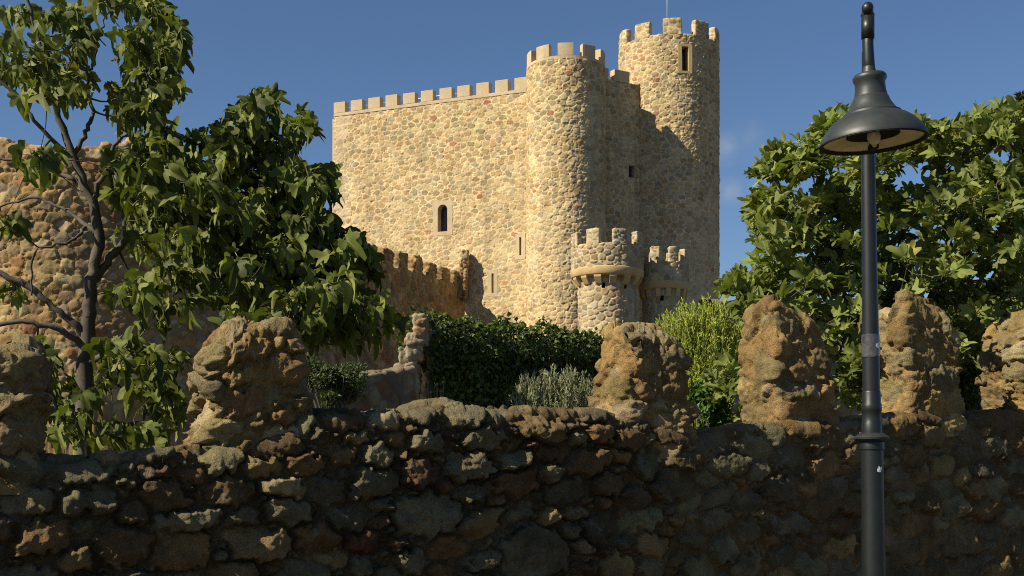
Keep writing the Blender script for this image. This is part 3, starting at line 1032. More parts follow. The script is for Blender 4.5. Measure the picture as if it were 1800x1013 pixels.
def fg_merlon(xl, xr, y_top, y_bot, seed, t=.48, taper=.18, slope=0.0, lean=0.0, k=14.0, H=.05, back=.02, amp=1.0, rmax=.13, shoulder=0.0, rr=.08, turn=5.0):
    ul, ur = fu(xl), fu(xr)
    xc = (xl + xr) / 2
    uc = (ul + ur) / 2
    zt, zb = fz(xc, y_top), fz(xc, y_bot) - .2
    hx, hy, hh = (ur - ul) / 2 - .015, t / 2 - .01, zt - zb
    c0 = FW0 + D * uc - NF * (back + t / 2)
    a = np.linspace(0, 2 * math.pi, 1441) + math.pi / 2
    ca, sa = np.cos(a), np.sin(a)
    rad = (np.abs(ca) ** k + np.abs(sa) ** k) ** (-1 / k)
    ex, ey = hx * rad * ca, hy * rad * sa            # starts and ends at the back
    L = np.concatenate([[0], np.cumsum(np.hypot(np.diff(ex), np.diff(ey)))])
    gx_, gy_ = np.sign(ca) * np.abs(rad * ca) ** (k - 1) / hx, np.sign(sa) * np.abs(rad * sa) ** (k - 1) / hy
    gl = np.hypot(gx_, gy_); gx_, gy_ = gx_ / gl, gy_ / gl
    Smax = hh + max(hx, hy) * .9
    def fr(u, s_):
        x0, y0 = np.interp(u, L, ex), np.interp(u, L, ey)
        nx, ny = np.interp(u, L, gx_), np.interp(u, L, gy_)
        inn_, z, n_in, nz = prof(s_, np.full_like(s_, hh), 40.0, rr)
        v = z / hh
        sc = np.clip(1 - inn_ / (Smax - hh + rr), .0, 1)
        x = x0 * sc * (1.05 - taper * v ** 2.2) + lean * v - shoulder * np.clip(-x0 / hx, 0, 1) * np.clip(1 - v * 1.6, 0, 1) ** 1.5
        y = y0 * sc * (1.04 - taper * .4 * v ** 2)
        tr = R(turn)
        x, y = x * math.cos(tr) + y * math.sin(tr), -x * math.sin(tr) + y * math.cos(tr)
        nx, ny = nx * math.cos(tr) + ny * math.sin(tr), -nx * math.sin(tr) + ny * math.cos(tr)
        pj = np.stack([x * 3.2 + seed, y * 3.2, z * 0], 1)
        zz_ = zb + z - slope * x * v * v + v ** 3 * (.07 * fbm(pj, 3, seed) + .05 * np.round(1.5 * vnoise(pj * 1.6, seed + 4)))
        wob = 1 + .16 * vnoise(np.stack([z * 4.2, z * 0 + seed, np.sign(x) * 3], 1), seed + 6)
        x = x * (1 + (wob - 1) * np.clip(np.abs(x) / hx, 0, 1) ** 2)
        W = np.stack([c0[0] + D[0] * x + NF[0] * -y, c0[1] + D[1] * x + NF[1] * -y, zz_], 1)
        G = np.stack([D[0] * nx + NF[0] * -ny, D[1] * nx + NF[1] * -ny, 0 * nx], 1) * (-n_in)[:, None] + np.array([0, 0, 1]) * nz[:, None]
        return W, G
    st_ = Stones(0, L[-1], 0, Smax, .035, rmax, seed, 1.8, (), 1.5, .8, PAL_M, 3.4, .18, (.3, 1.2), .12)
    return sheet('merlon', np.linspace(0, L[-1], int(L[-1] / .0095)), np.linspace(0, Smax - .004, int(Smax / .0095)), fr, st_, M_FG, fw, MORT_M, H=H, gap=.007, bevel=.02, rough=.020, rscale=11,
                 warp=.6, wscale=4, seed=seed, amp=lambda u, s_: amp * (1 - .65 * sstep(hh - .10, hh + .02, s_)), lump=.04, soft=.014, curve=.9, facet=.018, fscale=13, bev_pow=1.5, chip=.8)


fg_merlon(-170, 74, 600, 800, 501, taper=.05)
fg_merlon(376, 548, 570, 800, 512, taper=.30, slope=-.10, shoulder=.18, rmax=.12, H=.055)
fg_merlon(1108, 1230, 570, 760, 503, taper=.40, k=7, slope=.10, lean=-.03, amp=.85, rr=.2)
fg_merlon(1384, 1478, 558, 742, 504, taper=.26, slope=.5, lean=-.06, amp=.75)
fg_merlon(1604, 1696, 542, 722, 505, taper=.20, slope=.42, lean=-.03, amp=.8, rmax=.14)
fg_merlon(1812, 1910, 560, 722, 506, taper=.20, slope=.05, amp=.9)

# ================================================================== GARDEN WALLS
PAL_G = [((.20, .155, .09), 3), ((.17, .145, .095), 3), ((.25, .205, .13), 2), ((.20, .12, .06), 1)]
MORT_G = (.18, .135, .078)
ivyw = thing('ivy_covered_wall', 'thick ivy covered wall with pale broken stone end', 'ivy wall', (-1.0, 20.5, 1.4))
I0, I1 = np.array([-1.50, 20.3]), np.array([1.95, 24.0])
IL = np.linalg.norm(I1 - I0); idr = (I1 - I0) / IL; inn = np.array([idr[1], -idr[0]])
st = Stones(0, IL, 1, 4.6, .07, .19, 110, 1.4, (), 1.4, .8, PAL_G, 3, .1, (.4, 1))
ztop_i = lambda u: 3.70 + .05 * fbm(np.stack([u * 2, u * 0, u * 0], 1), 2, 3)
sheet('wall', cat_space((0, IL, .03)), cat_space((1, 4.5, .03)), wall_frame(I0, idr, ztop_i, .45, .04), st, M_OLD, ivyw, MORT_G, H=.05, gap=.01, bevel=.03, rough=.03, rscale=6, seed=111)
# stepped broken end
for i, (px, py0, py1, w) in enumerate(((740, 560, 600, 26), (729, 592, 628, 28), (718, 618, 660, 32), (714, 648, 720, 44))):
    a = at(px, py0, 20.15); b = at(px, py1, 20.15)
    hw_ = w / 2 * 20.15 / F_PX; hz = (a[2] - b[2]) / 2 + .05
    c0 = (a + b) / 2
    def fn(p, g_, c0=c0):
        W = np.stack([c0[0] + p[:, 0] * .95, c0[1] + .12 + p[:, 1] + p[:, 0] * .3, c0[2] + p[:, 2]], 1)
        return W, g_
    block('stone_course', fn, (hw_, .22, hz), 10, M_OLD, ivyw, .02, pal_col([((.32, .27, .175), 3), ((.27, .225, .15), 2), ((.29, .18, .10), 1)], (.26, .21, .13), i), .035, 5.5, .025, 6, 120 + i, .07)
lowp0, lowp1 = at(520, 700, 17.6)[:2], at(728, 700, 20.0)[:2]
LL = np.linalg.norm(lowp1 - lowp0); ldr = (lowp1 - lowp0) / LL
st = Stones(0, LL, 1, 3.6, .06, .18, 113, 1.4, (), 1.4, .8, PAL_G, 3, .12, (.4, 1))
zl = lambda u: np.interp(u, [0, LL], [at(520, 672, 17.6)[2], at(728, 648, 20.0)[2]]) + .03 * fbm(np.stack([u * 3, u * 0, u * 0], 1), 3, 7)
lw_ = sheet('garden_wall', cat_space((0, LL, .025)), cat_space((.8, 3.6, .025)), wall_frame(lowp0, ldr, zl, .4, .04), st, M_OLD, None, MORT_G, H=.05, gap=.01, bevel=.03, rough=.03, rscale=6, seed=114)
tag(lw_, 'low shaded stone wall left of the ivy, sunlit along its top', 'wall')
bw0, bw1 = at(1250, 700, 27.0)[:2], at(1900, 700, 34.0)[:2]
BL = np.linalg.norm(bw1 - bw0); bdr = (bw1 - bw0) / BL
st = Stones(0, BL, 1, 6.5, .09, .24, 115, 1.4, (), 1.4, .8, PAL_G, 3, .12, (.4, 1))
zb_ = lambda u: np.interp(u, [0, 3, BL], [at(1250, 527, 27)[2], at(1250, 523, 27)[2], 6.2])
bw_ = sheet('boundary_wall', cat_space((0, BL, .05)), cat_space((.8, 7.2, .05)), wall_frame(bw0, bdr, zb_, .45, .04), st, M_OLD, None, MORT_G, H=.05, gap=.012, bevel=.04, rough=.03, rscale=5, seed=116)
tag(bw_, 'shaded grey stone wall glimpsed behind the right fig tree', 'wall')

# ================================================================== PLANTS
def leaf_template(rng, lobes=5, n=31, fo=(.1, .75), dr=(0, .7)):
    th = np.linspace(R(-150), R(150), n)
    cs = [(0, 1.0, 22), (R(47), .84, 20), (R(-47), .84, 20), (R(94), .55, 23), (R(-94), .55, 23)][:lobes]
    r = np.full(n, .32)
    lift = np.zeros(n)
    for (c, L, w) in cs:
        L = L * rng.uniform(.85, 1.1); c = c + rng.normal(0, .06)
        g_ = np.exp(-(np.abs(th - c) / R(w)) ** 2.5)
        r = np.maximum(r, .32 + (L - .32) * g_)
        lift += g_ * rng.normal(-.10, .22)
    fr = np.array([.34, .68, 1.0])
    x = np.sin(th)[None] * r[None] * fr[:, None]
    y = np.cos(th)[None] * r[None] * fr[:, None]
    fold = rng.uniform(*fo); droop = rng.uniform(*dr); cup = rng.uniform(-.5, .2)
    z = fold * np.abs(x) - droop * np.clip(y, 0, 2) ** 2 * .6 + cup * x ** 2 + .05 * np.sin(th * 6 + rng.uniform(0, 6))[None] * fr[:, None] ** 2 + (lift * r)[None] * fr[:, None] ** 2
    x = x * (1 - .25 * fold)
    V = np.concatenate([[[0, 0, 0]], np.stack([x.ravel(), y.ravel(), z.ravel()], 1)])
    T = [(0, 1 + j + 1, 1 + j) for j in range(n - 1)]
    Q = [(1 + i * n + j, 1 + i * n + j + 1, 1 + (i + 1) * n + j + 1, 1 + (i + 1) * n + j) for i in range(2) for j in range(n - 1)]
    V[:, 1] += .0
    return V, np.array(T), np.array(Q)


def blade_template(rng, w=.5, seg=3, bend=.2):
    ys = np.linspace(0, 1, seg + 1)
    ww = w / 2 * np.sin(np.clip(ys * .9 + .1, 0, 1) * math.pi) ** .8
    ww[-1] = .01; ww[0] = .02
    V = []
    for y, a in zip(ys, ww):
        V += [(-a, y, a * .5 - bend * y * y), (0, y, -bend * y * y), (a, y, a * .5 - bend * y * y)]
    Q = []
    for i in range(seg):
        b = i * 3
        Q += [(b, b + 1, b + 4, b + 3), (b + 1, b + 2, b + 5, b + 4)]
    return np.array(V), np.zeros((0, 3), int), np.array(Q)


def scatter(tpls, pos, Yd, Nn, size, col, rng):
    """instances of leaf templates -> V, T, Q, colours"""
    pos, Yd, Nn, size, col = map(np.asarray, (pos, Yd, Nn, size, col))
    Yd = Yd / (np.linalg.norm(Yd, axis=1)[:, None] + 1e-9)
    X = np.cross(Yd, Nn); X /= np.linalg.norm(X, axis=1)[:, None] + 1e-9
    Nn = np.cross(X, Yd)
    ch = rng.integers(0, len(tpls), len(pos))
    Vs, Ts, Qs, Cs, off = [], [], [], [], 0
    for k, (tv, tt, tq) in enumerate(tpls):
        s = np.flatnonzero(ch == k)
        if not len(s): continue
        V = pos[s][:, None] + size[s][:, None, None] * (tv[None, :, 0:1] * X[s][:, None] + tv[None, :, 1:2] * Yd[s][:, None] + tv[None, :, 2:3] * Nn[s][:, None])
        Vs.append(V.reshape(-1, 3))
        o = off + np.arange(len(s))[:, None, None] * len(tv)
        if len(tt): Ts.append((tt[None] + o).reshape(-1, 3))
        Qs.append((tq[None] + o).reshape(-1, 4))
        Cs.append(np.repeat(col[s], len(tv), 0))
        off += len(s) * len(tv)
    T = np.concatenate(Ts) if Ts else np.zeros((0, 3), int)
    return np.concatenate(Vs), T, np.concatenate(Qs), np.concatenate(Cs)


def smooth_path(P, n):
    P = np.asarray(P, float)
    t = np.linspace(0, 1, len(P)); tt = np.linspace(0, 1, n)
    L = np.stack([np.interp(tt, t, P[:, k]) for k in range(P.shape[1])], 1)
    for _ in range(2):
        L[1:-1] = (L[:-2] + 2 * L[1:-1] + L[2:]) / 4
    return L


def fig_tree(label, Y0, limbs, blobs, seed, leaf, base_z, wind=(0.25, 0, 0), per=(5, 9), dY=.55, greens=None, droop=(.3, 1.5), fo=(.1, .75), dr=(0, .7)):
    rng = np.random.default_rng(seed)
    paths = []
    nodes = []
    for lm in limbs:
        pts = np.array([[*at(p[0], p[1], Y0 + p[3]), p[2]] for p in lm])
        pts[:, 3] *= .9 if lm is limbs[0] else .72
        S = smooth_path(pts, len(pts) * 5)
        S[1:-1, :3] += rng.normal(0, .008, (len(S) - 2, 3))
        paths.append((S[:, :3], S[:, 3]))
        nodes.append(S[len(S) // 5:])
    b = limbs[0][0]
    root = at(b[0], b[1], Y0 + b[3])
    t = thing('fig_tree', label, 'tree', (root[0], root[1], base_z), 'fig trees behind the wall')
    nodes = np.concatenate(nodes)
    tips = []
    for (cx, cy, rx, ry, n, *yy) in blobs:
        for _ in range(n):
            a = rng.uniform(0, 2 * math.pi); q = math.sqrt(rng.random())
            yo = rng.normal(yy[0] if yy else 0, dY * (yy[1] if len(yy) > 1 else 1))
            tips.append(at(cx + rx * q * math.cos(a), cy + ry * q * math.sin(a), Y0 + yo))
    tips = np.array(tips)
    dist = np.array([np.min(((nodes[:, :3] - p) ** 2).sum(1)) for p in tips])
    lp, ly, ln_, ls, lc, stalks = [], [], [], [], [], []
    for p in tips[np.argsort(dist)]:
        d = ((nodes[:, :3] - p) ** 2).sum(1) + np.maximum(0, nodes[:, 2] - p[2]) ** 2 * .5
        k = np.argmin(d)
        q = nodes[k, :3]
        L = np.linalg.norm(p - q)
        r0 = min(nodes[k, 3] * .75, .006 + .014 * L)
        mid = (p + q) / 2 + rng.normal(0, .10 * L, 3) + np.array([0, 0, -.10 * L])
        S = smooth_path(np.array([[*q, r0], [*mid, r0 * .75], [*p, .0045]]), max(5, int(L / .06)))
        S[1:-1, :3] += rng.normal(0, .006, (len(S) - 2, 3))
        if L > .04:
            paths.append((S[:, :3], S[:, 3]))
            nodes = np.concatenate([nodes, S[1::2]])
        td = S[-1, :3] - S[-3, :3]; td /= np.linalg.norm(td) + 1e-9
        td = td * .6 + np.array([0, 0, .4]); td /= np.linalg.norm(td)
        nl = rng.integers(*per)
        for j in range(nl):
            a = j * 2.4 + rng.normal(0, .4)
            side = np.array([math.cos(a), math.sin(a), 0])
            side = side - td * (side @ td)
            el = rng.uniform(.1, 1.0)
            pd = side + td * el + np.array(wind) + np.array([0, 0, .1])
            pd /= np.linalg.norm(pd)
            pl = rng.uniform(.35, .65) * leaf
            base = p - td * rng.uniform(0, .07) * (1 if j else 0)
            end = base + pd * pl
            bd = pd + np.array([0, 0, -rng.uniform(*droop)]) + np.array(wind) * .7 + rng.normal(0, .2, 3)
            bd /= np.linalg.norm(bd)
            up = np.array([0, 0, 1.0]) + pd * .9 + rng.normal(0, .5, 3)
            sz = leaf * rng.uniform(.45, 1.2)
            lp.append(end); ly.append(bd); ln_.append(up); ls.append(sz)
            g_ = greens[rng.choice(len(greens), p=np.array([w for _, w in greens]) / sum(w for _, w in greens))][0]
            lc.append(np.array(g_) * rng.uniform(.7, 1.25))
            stalks.append((np.array([base, (base + end) / 2 + np.array([0, 0, .01]), end]), [.0028, .0022, .0018]))
    V, F = tube_mesh(paths, 7)
    mesh_obj('trunk', V, F, M_BARK, t)
    tp = [leaf_template(np.random.default_rng(seed + 100 + i), 5 if i % 3 else 3, 31, fo, dr) for i in range(22)]
    V1, T1, Q1, C1_ = scatter(tp, lp, ly, ln_, ls, lc, rng)
    V2, F2 = tube_mesh(stalks, 3)
    n1 = len(V1)
    F2 = [f + n1 for f in F2]
    faces = [T1, Q1, F2[0], F2[1]]
    mi = np.concatenate([np.zeros(len(T1)), np.zeros(len(Q1)), np.ones(len(F2[0])), np.ones(len(F2[1]))])
    cc = np.concatenate([C1_, np.tile([[.2, .22, .08]], (len(V2), 1))])
    mesh_obj('crown', np.concatenate([V1, V2]), faces, None, t, cc, True, [M_LEAF, M_STALK], mi)
    return t, len(lp)


GREENS = [((.10, .125, .024), .5), ((.15, .172, .04), .28), ((.065, .082, .018), .19), ((.22, .19, .03), .01)]
LIMBS_L = [
    [(150, 985, .088, 0), (148, 800, .08, 0), (150, 640, .068, 0), (158, 560, .058, 0), (158, 500, .05, 0), (177, 420, .043, 0), (162, 350, .04, 0), (126, 272, .033, 0), (104, 200, .026, 0), (86, 120, .02, -.1), (60, 40, .015, -.15), (35, -50, .01, -.2)],
    [(160, 505, .05, 0), (190, 458, .044, .08), (225, 415, .036, .15), (290, 385, .03, .2), (370, 350, .024, .25), (430, 300, .02, .3), (450, 230, .014, .3), (440, 180, .008, .3)],
    [(126, 275, .028, 0), (150, 236, .024, .05), (166, 200, .02, .1), (150, 150, .017, .15), (165, 108, .014, .15), (172, 60, .011, .15), (195, 10, .008, .2)],
    [(126, 275, .026, 0), (66, 220, .02, -.1), (24, 165, .016, -.15), (-30, 110, .012, -.2)],
    [(152, 590, .05, 0), (105, 548, .030, -.08), (55, 503, .036, -.12), (0, 480, .03, -.15), (-70, 465, .025, -.2)],
    [(150, 610, .04, 0), (100, 575, .03, -.15), (45, 563, .025, -.2), (-40, 580, .02, -.25)],
    [(134, 318, .026, 0), (70, 292, .018, .1), (0, 277, .014, .15), (-50, 270, .012, .2)],
    [(168, 412, .028, 0), (120, 372, .018, .15), (60, 345, .014, .2), (0, 365, .011, .25), (-40, 372, .01, .25)],
    [(163, 360, .03, 0), (182, 300, .024, -.1), (200, 252, .02, -.12), (245, 215, .016, -.15), (240, 150, .013, -.15), (262, 90, .01, -.15), (275, 40, .008, -.15)],
    [(250, 402, .03, .17), (330, 425, .026, .1), (420, 465, .022, .05), (520, 525, .016, 0), (590, 575, .01, 0)],
    [(350, 360, .024, .23), (430, 385, .02, .3), (520, 410, .016, .35), (600, 455, .009, .4)],
    [(430, 300, .018, .3), (490, 262, .014, .2), (525, 225, .008, .2)],
    [(430, 310, .018, .3), (510, 325, .013, .35), (565, 312, .008, .35)],
    [(150, 640, .04, 0), (205, 612, .028, -.15), (255, 640, .02, -.2), (285, 700, .012, -.2)],
    [(420, 465, .018, .05), (470, 540, .014, -.05), (540, 600, .01, -.05), (620, 610, .008, -.05), (655, 575, .006, -.05)],
    [(150, 400, .02, 0), (135, 420, .014, -.25), (55, 440, .012, -.3), (55, 520, .01, -.3)],
    [(148, 800, .04, .05), (110, 740, .025, -.2), (85, 690, .015, -.25), (70, 630, .01, -.25)],
]
BLOBS_L = [(258, 60, 42, 75, 21), (215, 10, 80, 30, 8), (270, 125, 30, 40, 9), (280, 60, 25, 50, 8), (100, 60, 55, 45, 11), (30, 60, 40, 40, 6), (85, 105, 40, 35, 8), (75, 155, 50, 35, 9), (20, 130, 25, 30, 5), (120, 140, 25, 30, 4),
           (240, 215, 50, 28, 9), (215, 150, 30, 40, 6), (265, 180, 25, 25, 4), (65, 285, 30, 25, 5), (5, 390, 10, 20, 3), (290, 275, 80, 40, 20), (230, 300, 40, 50, 8), (420, 235, 55, 50, 22), (440, 188, 28, 22, 8), (515, 225, 28, 25, 8), (560, 315, 28, 28, 9), (365, 290, 50, 40, 14), (480, 290, 40, 30, 12),
           (330, 360, 100, 50, 24), (400, 370, 110, 60, 32), (500, 370, 80, 70, 44), (550, 440, 60, 75, 46), (480, 470, 90, 65, 40), (350, 450, 80, 45, 22), (605, 440, 28, 28, 7), (550, 545, 50, 48, 30), (645, 560, 34, 34, 8), (600, 590, 25, 18, 4), (430, 540, 60, 25, 9),
           (250, 400, 40, 60, 11), (235, 500, 30, 25, 5), (260, 545, 25, 25, 3), (270, 655, 38, 50, 15), (215, 630, 40, 28, 7), (90, 690, 45, 60, 10), (50, 620, 35, 25, 4), (125, 740, 55, 32, 9), (165, 690, 30, 30, 3), (190, 765, 40, 25, 6), (265, 770, 40, 18, 5), (20, 520, 25, 20, 2), (600, 515, 55, 60, 20), (520, 565, 60, 40, 18), (320, 495, 90, 45, 15), (70, 645, 50, 55, 7), (265, 715, 45, 45, 8), (450, 400, 120, 120, 30, .7, .4), (300, 330, 90, 60, 14, .5, .5)]
fig_tree('gnarled fig tree at the left with bare twisting limbs and dark drooping leaves', 8.7, LIMBS_L, BLOBS_L, 7, .132, .95, wind=(.30, .0, -.05), per=(4, 8), greens=GREENS, droop=(.4, 1.9), fo=(.3, 1.0), dr=(.2, 1.2))

GREENS_R = [((.15, .185, .045), .45), ((.20, .235, .064), .35), ((.095, .12, .026), .19), ((.24, .21, .04), .01)]
LIMBS_R = [
    [(1630, 960, .10, .3), (1625, 760, .085, .3), (1610, 640, .07, .3), (1590, 540, .055, .3), (1560, 430, .04, .3), (1540, 330, .026, .3), (1530, 260, .014, .3)],
    [(1612, 650, .06, .3), (1520, 560, .045, .35), (1440, 470, .030, .3), (1390, 380, .024, .3), (1360, 300, .012, .3)],
    [(1440, 470, .03, .3), (1370, 480, .022, .1), (1320, 500, .014, 0), (1285, 505, .008, 0)],
    [(1520, 560, .035, .35), (1470, 600, .024, 0), (1490, 680, .014, -.1)],
    [(1600, 590, .05, .3), (1660, 480, .04, 0), (1720, 420, .028, -.1), (1760, 340, .02, -.05), (1780, 240, .01, 0)],
    [(1560, 430, .03, .3), (1640, 350, .024, .4), (1680, 280, .014, .4)],
    [(1560, 430, .03, .3), (1480, 340, .022, .4), (1470, 250, .012, .4)],
    [(1660, 480, .03, 0), (1730, 500, .022, -.2), (1790, 440, .016, -.2)],
    [(1612, 640, .05, .3), (1700, 640, .03, .2), (1770, 600, .02, .2)],
    [(1440, 560, .016, .3), (1330, 630, .014, -.2), (1290, 660, .008, -.35), (1255, 670, .005, -.4)],
]
BLOBS_R = [(1480, 230, 45, 32, 18), (1400, 280, 55, 40, 26), (1355, 300, 20, 26, 7), (1350, 365, 26, 28, 9), (1400, 390, 75, 55, 32), (1352, 440, 28, 36, 9), (1312, 508, 30, 22, 13), (1390, 510, 90, 45, 38), (1560, 270, 55, 45, 22), (1645, 250, 65, 35, 26),
           (1735, 235, 55, 32, 26), (1785, 205, 28, 25, 10), (1600, 380, 80, 50, 26), (1720, 340, 75, 60, 36), (1490, 340, 55, 55, 26), (1480, 460, 65, 50, 32), (1600, 480, 65, 45, 24), (1720, 460, 75, 50, 26), (1500, 590, 45, 50, 20), (1500, 680, 35, 38, 16),
           (1690, 590, 40, 50, 10), (1440, 570, 50, 30, 12), (1790, 380, 40, 90, 22), (1600, 330, 150, 100, 44, 1.0, .4), (1490, 450, 110, 100, 34, 1.0, .4), (1720, 440, 90, 120, 34, 1.0, .4), (1600, 560, 110, 70, 26, 1.0, .4), (1290, 500, 15, 20, 4), (1340, 555, 50, 22, 10), (1272, 675, 26, 32, 7, -.4, .2), (1300, 725, 15, 12, 3, -.4, .2), (1600, 565, 60, 45, 20), (1770, 540, 45, 40, 12), (1545, 640, 40, 60, 16), (1600, 620, 90, 60, 18), (1740, 600, 60, 60, 14), (1850, 350, 50, 150, 16)]
fig_tree('broad sunlit fig tree at the right behind the lamp post', 10.8, LIMBS_R, BLOBS_R, 9, .13, 1.0, wind=(.12, .0, .12), per=(6, 11), greens=GREENS_R, droop=(-.7, .9))


def leaf_cloud(name, pos, nrm, size, cols, mat, parent, rng, w=.6, seg=2, droop=.5, bend=.2):
    n = len(pos)
    tp = [blade_template(rng, w * rng.uniform(.8, 1.2), seg, bend * rng.uniform(.5, 1.5)) for _ in range(5)]
    Yd = nrm * .5 + rng.normal(0, .6, (n, 3)) + np.array([0, 0, -droop])
    Nn = nrm + rng.normal(0, .45, (n, 3))
    ch = rng.integers(0, len(cols), n)
    col = np.array(cols)[ch] * rng.uniform(.7, 1.3, (n, 1))
    V, T, Q, C = scatter(tp, pos, Yd, Nn, size * rng.uniform(.7, 1.3, n), col, rng)
    return mesh_obj(name, V, [T, Q], mat, parent, C)


# ivy sheet on the wall: over front, top and a little of the back, thicker near the top
rng = np.random.default_rng(21)
n = 15000
u = rng.uniform(.02, IL + .1, n)
sfull = 1.4 + rng.random(n) ** .75 * 3.2
tp_ = ztop_i(u) + .02
frm = wall_frame(I0, idr, lambda x: ztop_i(x) + .0, .45, .15)
P, N = frm(u, sfull)
p3 = np.stack([u * 1.6, sfull * 1.6, u * 0], 1)
th_ = .06 + .16 * (fbm(p3, 3, 5) + .6) + .16 * sstep(3.0, 3.8, P[:, 2]) + .40 * np.clip(fbm(p3 * 1.7 + 7, 3, 15) - .02, 0, 1) * sstep(3.3, 3.75, P[:, 2])
P = P + N * (th_ * rng.random(n) ** .5)[:, None]
keep_ = (sfull > 1.4) & ~((u < .12) & (rng.random(n) < .4))
leaf_cloud('ivy', P[keep_], N[keep_] + np.array([0, 0, .25]), .095, [(.055, .085, .018), (.08, .115, .025), (.10, .13, .03), (.04, .06, .015)], M_IVY, ivyw, rng, .8)


def bush(name, label, cat, cx, cy, rx, ry, Y, n, size, cols, seed, base_y, w=.5, droop=.0, ryd=None, clumps=10, group=None, mat=None, twigs=True):
    rng = np.random.default_rng(seed)
    s = Y / F_PX
    c = at(cx, cy, Y)
    b = at(cx, base_y, Y)
    t = thing(name, label, cat, tuple(b), group)
    rX, rZ, rY = rx * s, ry * s, (ryd or rx * .8) * s
    cl = rng.normal(0, 1, (clumps, 3)); cl /= np.linalg.norm(cl, axis=1)[:, None]
    cl *= rng.random((clumps, 1)) ** .4 * .75
    k = rng.integers(0, clumps, n)
    d = rng.normal(0, 1, (n, 3)); d /= np.linalg.norm(d, axis=1)[:, None]
    rr = rng.random((n, 1)) ** .45 * rng.uniform(.25, .5, clumps)[k][:, None]
    q = cl[k] + d * rr
    P = c + q * np.array([rX, rY, rZ])
    nr = q / (np.linalg.norm(q, axis=1)[:, None] + 1e-6) + np.array([0, 0, .3])
    o = leaf_cloud('foliage', P, nr, size, cols, mat or M_IVY, t, rng, w, 2, droop)
    st_ = []
    for i in range(clumps * 3):
        e = c + cl[i % clumps] * np.array([rX, rY, rZ]) + rng.normal(0, .15, 3) * np.array([rX, rY, rZ])
        m = (b + e) / 2 + rng.normal(0, .1, 3) * np.array([rX, rY, rZ])
        S = smooth_path(np.array([b + rng.normal(0, .1, 3) * [rX, rY, 0], m, e]), 8)
        st_.append((S, np.linspace(.012, .004, 8) * max(1, Y / 12)))
    V, F = tube_mesh(st_, 5)
    mesh_obj('stem', V, F, M_BARK, t)
    return t


def feathery(name, label, cat, cx, y_top, y_bot, rx, Y, n, leaf, per, cols, seed, spread=.5, w=.28, group=None, lean=0.0, stem_r=.004, stem_mat=None, dY=.6, tuft=.55, hmin=.45):
    """upright wispy stems set with narrow leaves"""
    rng = np.random.default_rng(seed)
    s = Y / F_PX
    b = at(cx, y_bot, Y)
    H = (y_bot - y_top) * s
    t = thing(name, label, cat, tuple(b), group)
    paths, lp, ly, nn_ = [], [], [], []
    for i in range(n):
        a = rng.uniform(0, 2 * math.pi); q = math.sqrt(rng.random())
        bx = b + np.array([math.cos(a) * q * rx * s * .45, math.sin(a) * q * rx * s * dY * .6, 0])
        hh = H * (1 - .35 * (1 - hmin) * q ** 2) * rng.uniform(hmin, 1.0)
        e = b + np.array([math.cos(a) * q * rx * s + lean * hh, math.sin(a) * q * rx * s * dY, hh])
        m = (bx + e) / 2 + np.array([0, 0, hh * .1]) + rng.normal(0, .03 * H, 3)
        S = smooth_path(np.array([bx, m, e]), 9)
        paths.append((S, np.linspace(stem_r, stem_r * .4, 9)))
        tt = rng.random(per) ** .6 * (1 - (1 - tuft)) + (1 - tuft)
        for f in tt:
            x = f * 8; k = min(7, int(x)); p = S[k] + (S[k + 1] - S[k]) * (x - k)
            dr = S[k + 1] - S[k]; dr /= np.linalg.norm(dr) + 1e-9
            lp.append(p + rng.normal(0, leaf * .15, 3)); ly.append(dr * 1.0 + rng.normal(0, .45, 3)); nn_.append(rng.normal(0, 1, 3) + [0, -.3, .3])
    V, F = tube_mesh(paths, 4)
    mesh_obj('stem', V, F, stem_mat or M_STALK, t)
    tp = [blade_template(rng, w * rng.uniform(.8, 1.2), 2, .15) for _ in range(4)]
    col = np.array(cols)[rng.integers(0, len(cols), len(lp))] * rng.uniform(.75, 1.25, (len(lp), 1))
    V, T, Q, C = scatter(tp, lp, ly, nn_, leaf * rng.uniform(.7, 1.3, len(lp)), col, rng)
    mesh_obj('foliage', V, [T, Q], M_IVY, t, C)
    return t


feathery('broom_shrub', 'feathery yellow green shrub in front of the small turret', 'shrub', 1228, 516, 788, 80, 25.0, 900, .085, 42, [(.26, .31, .03), (.20, .26, .03), (.29, .32, .04)], 31, tuft=.75, hmin=.5, stem_r=.008, dY=.7)
feathery('lavender_bush', 'grey green lavender bush on the wall beside the worn merlon', 'bush', 968, 638, 945, 72, 8.3, 280, .030, 40, [(.22, .235, .14), (.17, .19, .11), (.26, .27, .17)], 33, w=.3, stem_r=.0022, tuft=.45, dY=.4, hmin=.72)
feathery('lavender_bush', 'small spiky grey green lavender tuft half hidden by the merlon', 'bush', 1020, 652, 945, 34, 8.55, 110, .030, 40, [(.20, .215, .12), (.16, .18, .10)], 35, w=.3, stem_r=.0022, tuft=.45, dY=.4, hmin=.75)
bush('olive_bush', 'dull green small leaved bush under the drooping fig leaves', 'bush', 582, 672, 62, 52, 13.0, 5200, .05, [(.075, .10, .035), (.10, .125, .05), (.055, .08, .03)], 41, 790, .35)
bush('ivy_clump', 'bright green ivy clump between two worn merlons', 'ivy', 1252, 715, 40, 75, 12.2, 3400, .055, [(.06, .12, .02), (.085, .15, .025), (.045, .09, .015)], 43, 830, .8, .4, 30, clumps=16)
bush('yellow_bush', 'yellow green small leaved bush at the right edge behind the fig', 'bush', 1790, 545, 75, 90, 14.0, 6500, .06, [(.16, .19, .03), (.12, .16, .03), (.09, .12, .025)], 45, 850, .5, .2, clumps=22)
bush('garden_bush', 'dark green bush in the shade between the two right merlons', 'bush', 1715, 650, 70, 90, 12.6, 4200, .06, [(.05, .07, .018), (.07, .10, .025)], 47, 850, .6, .3, clumps=16)

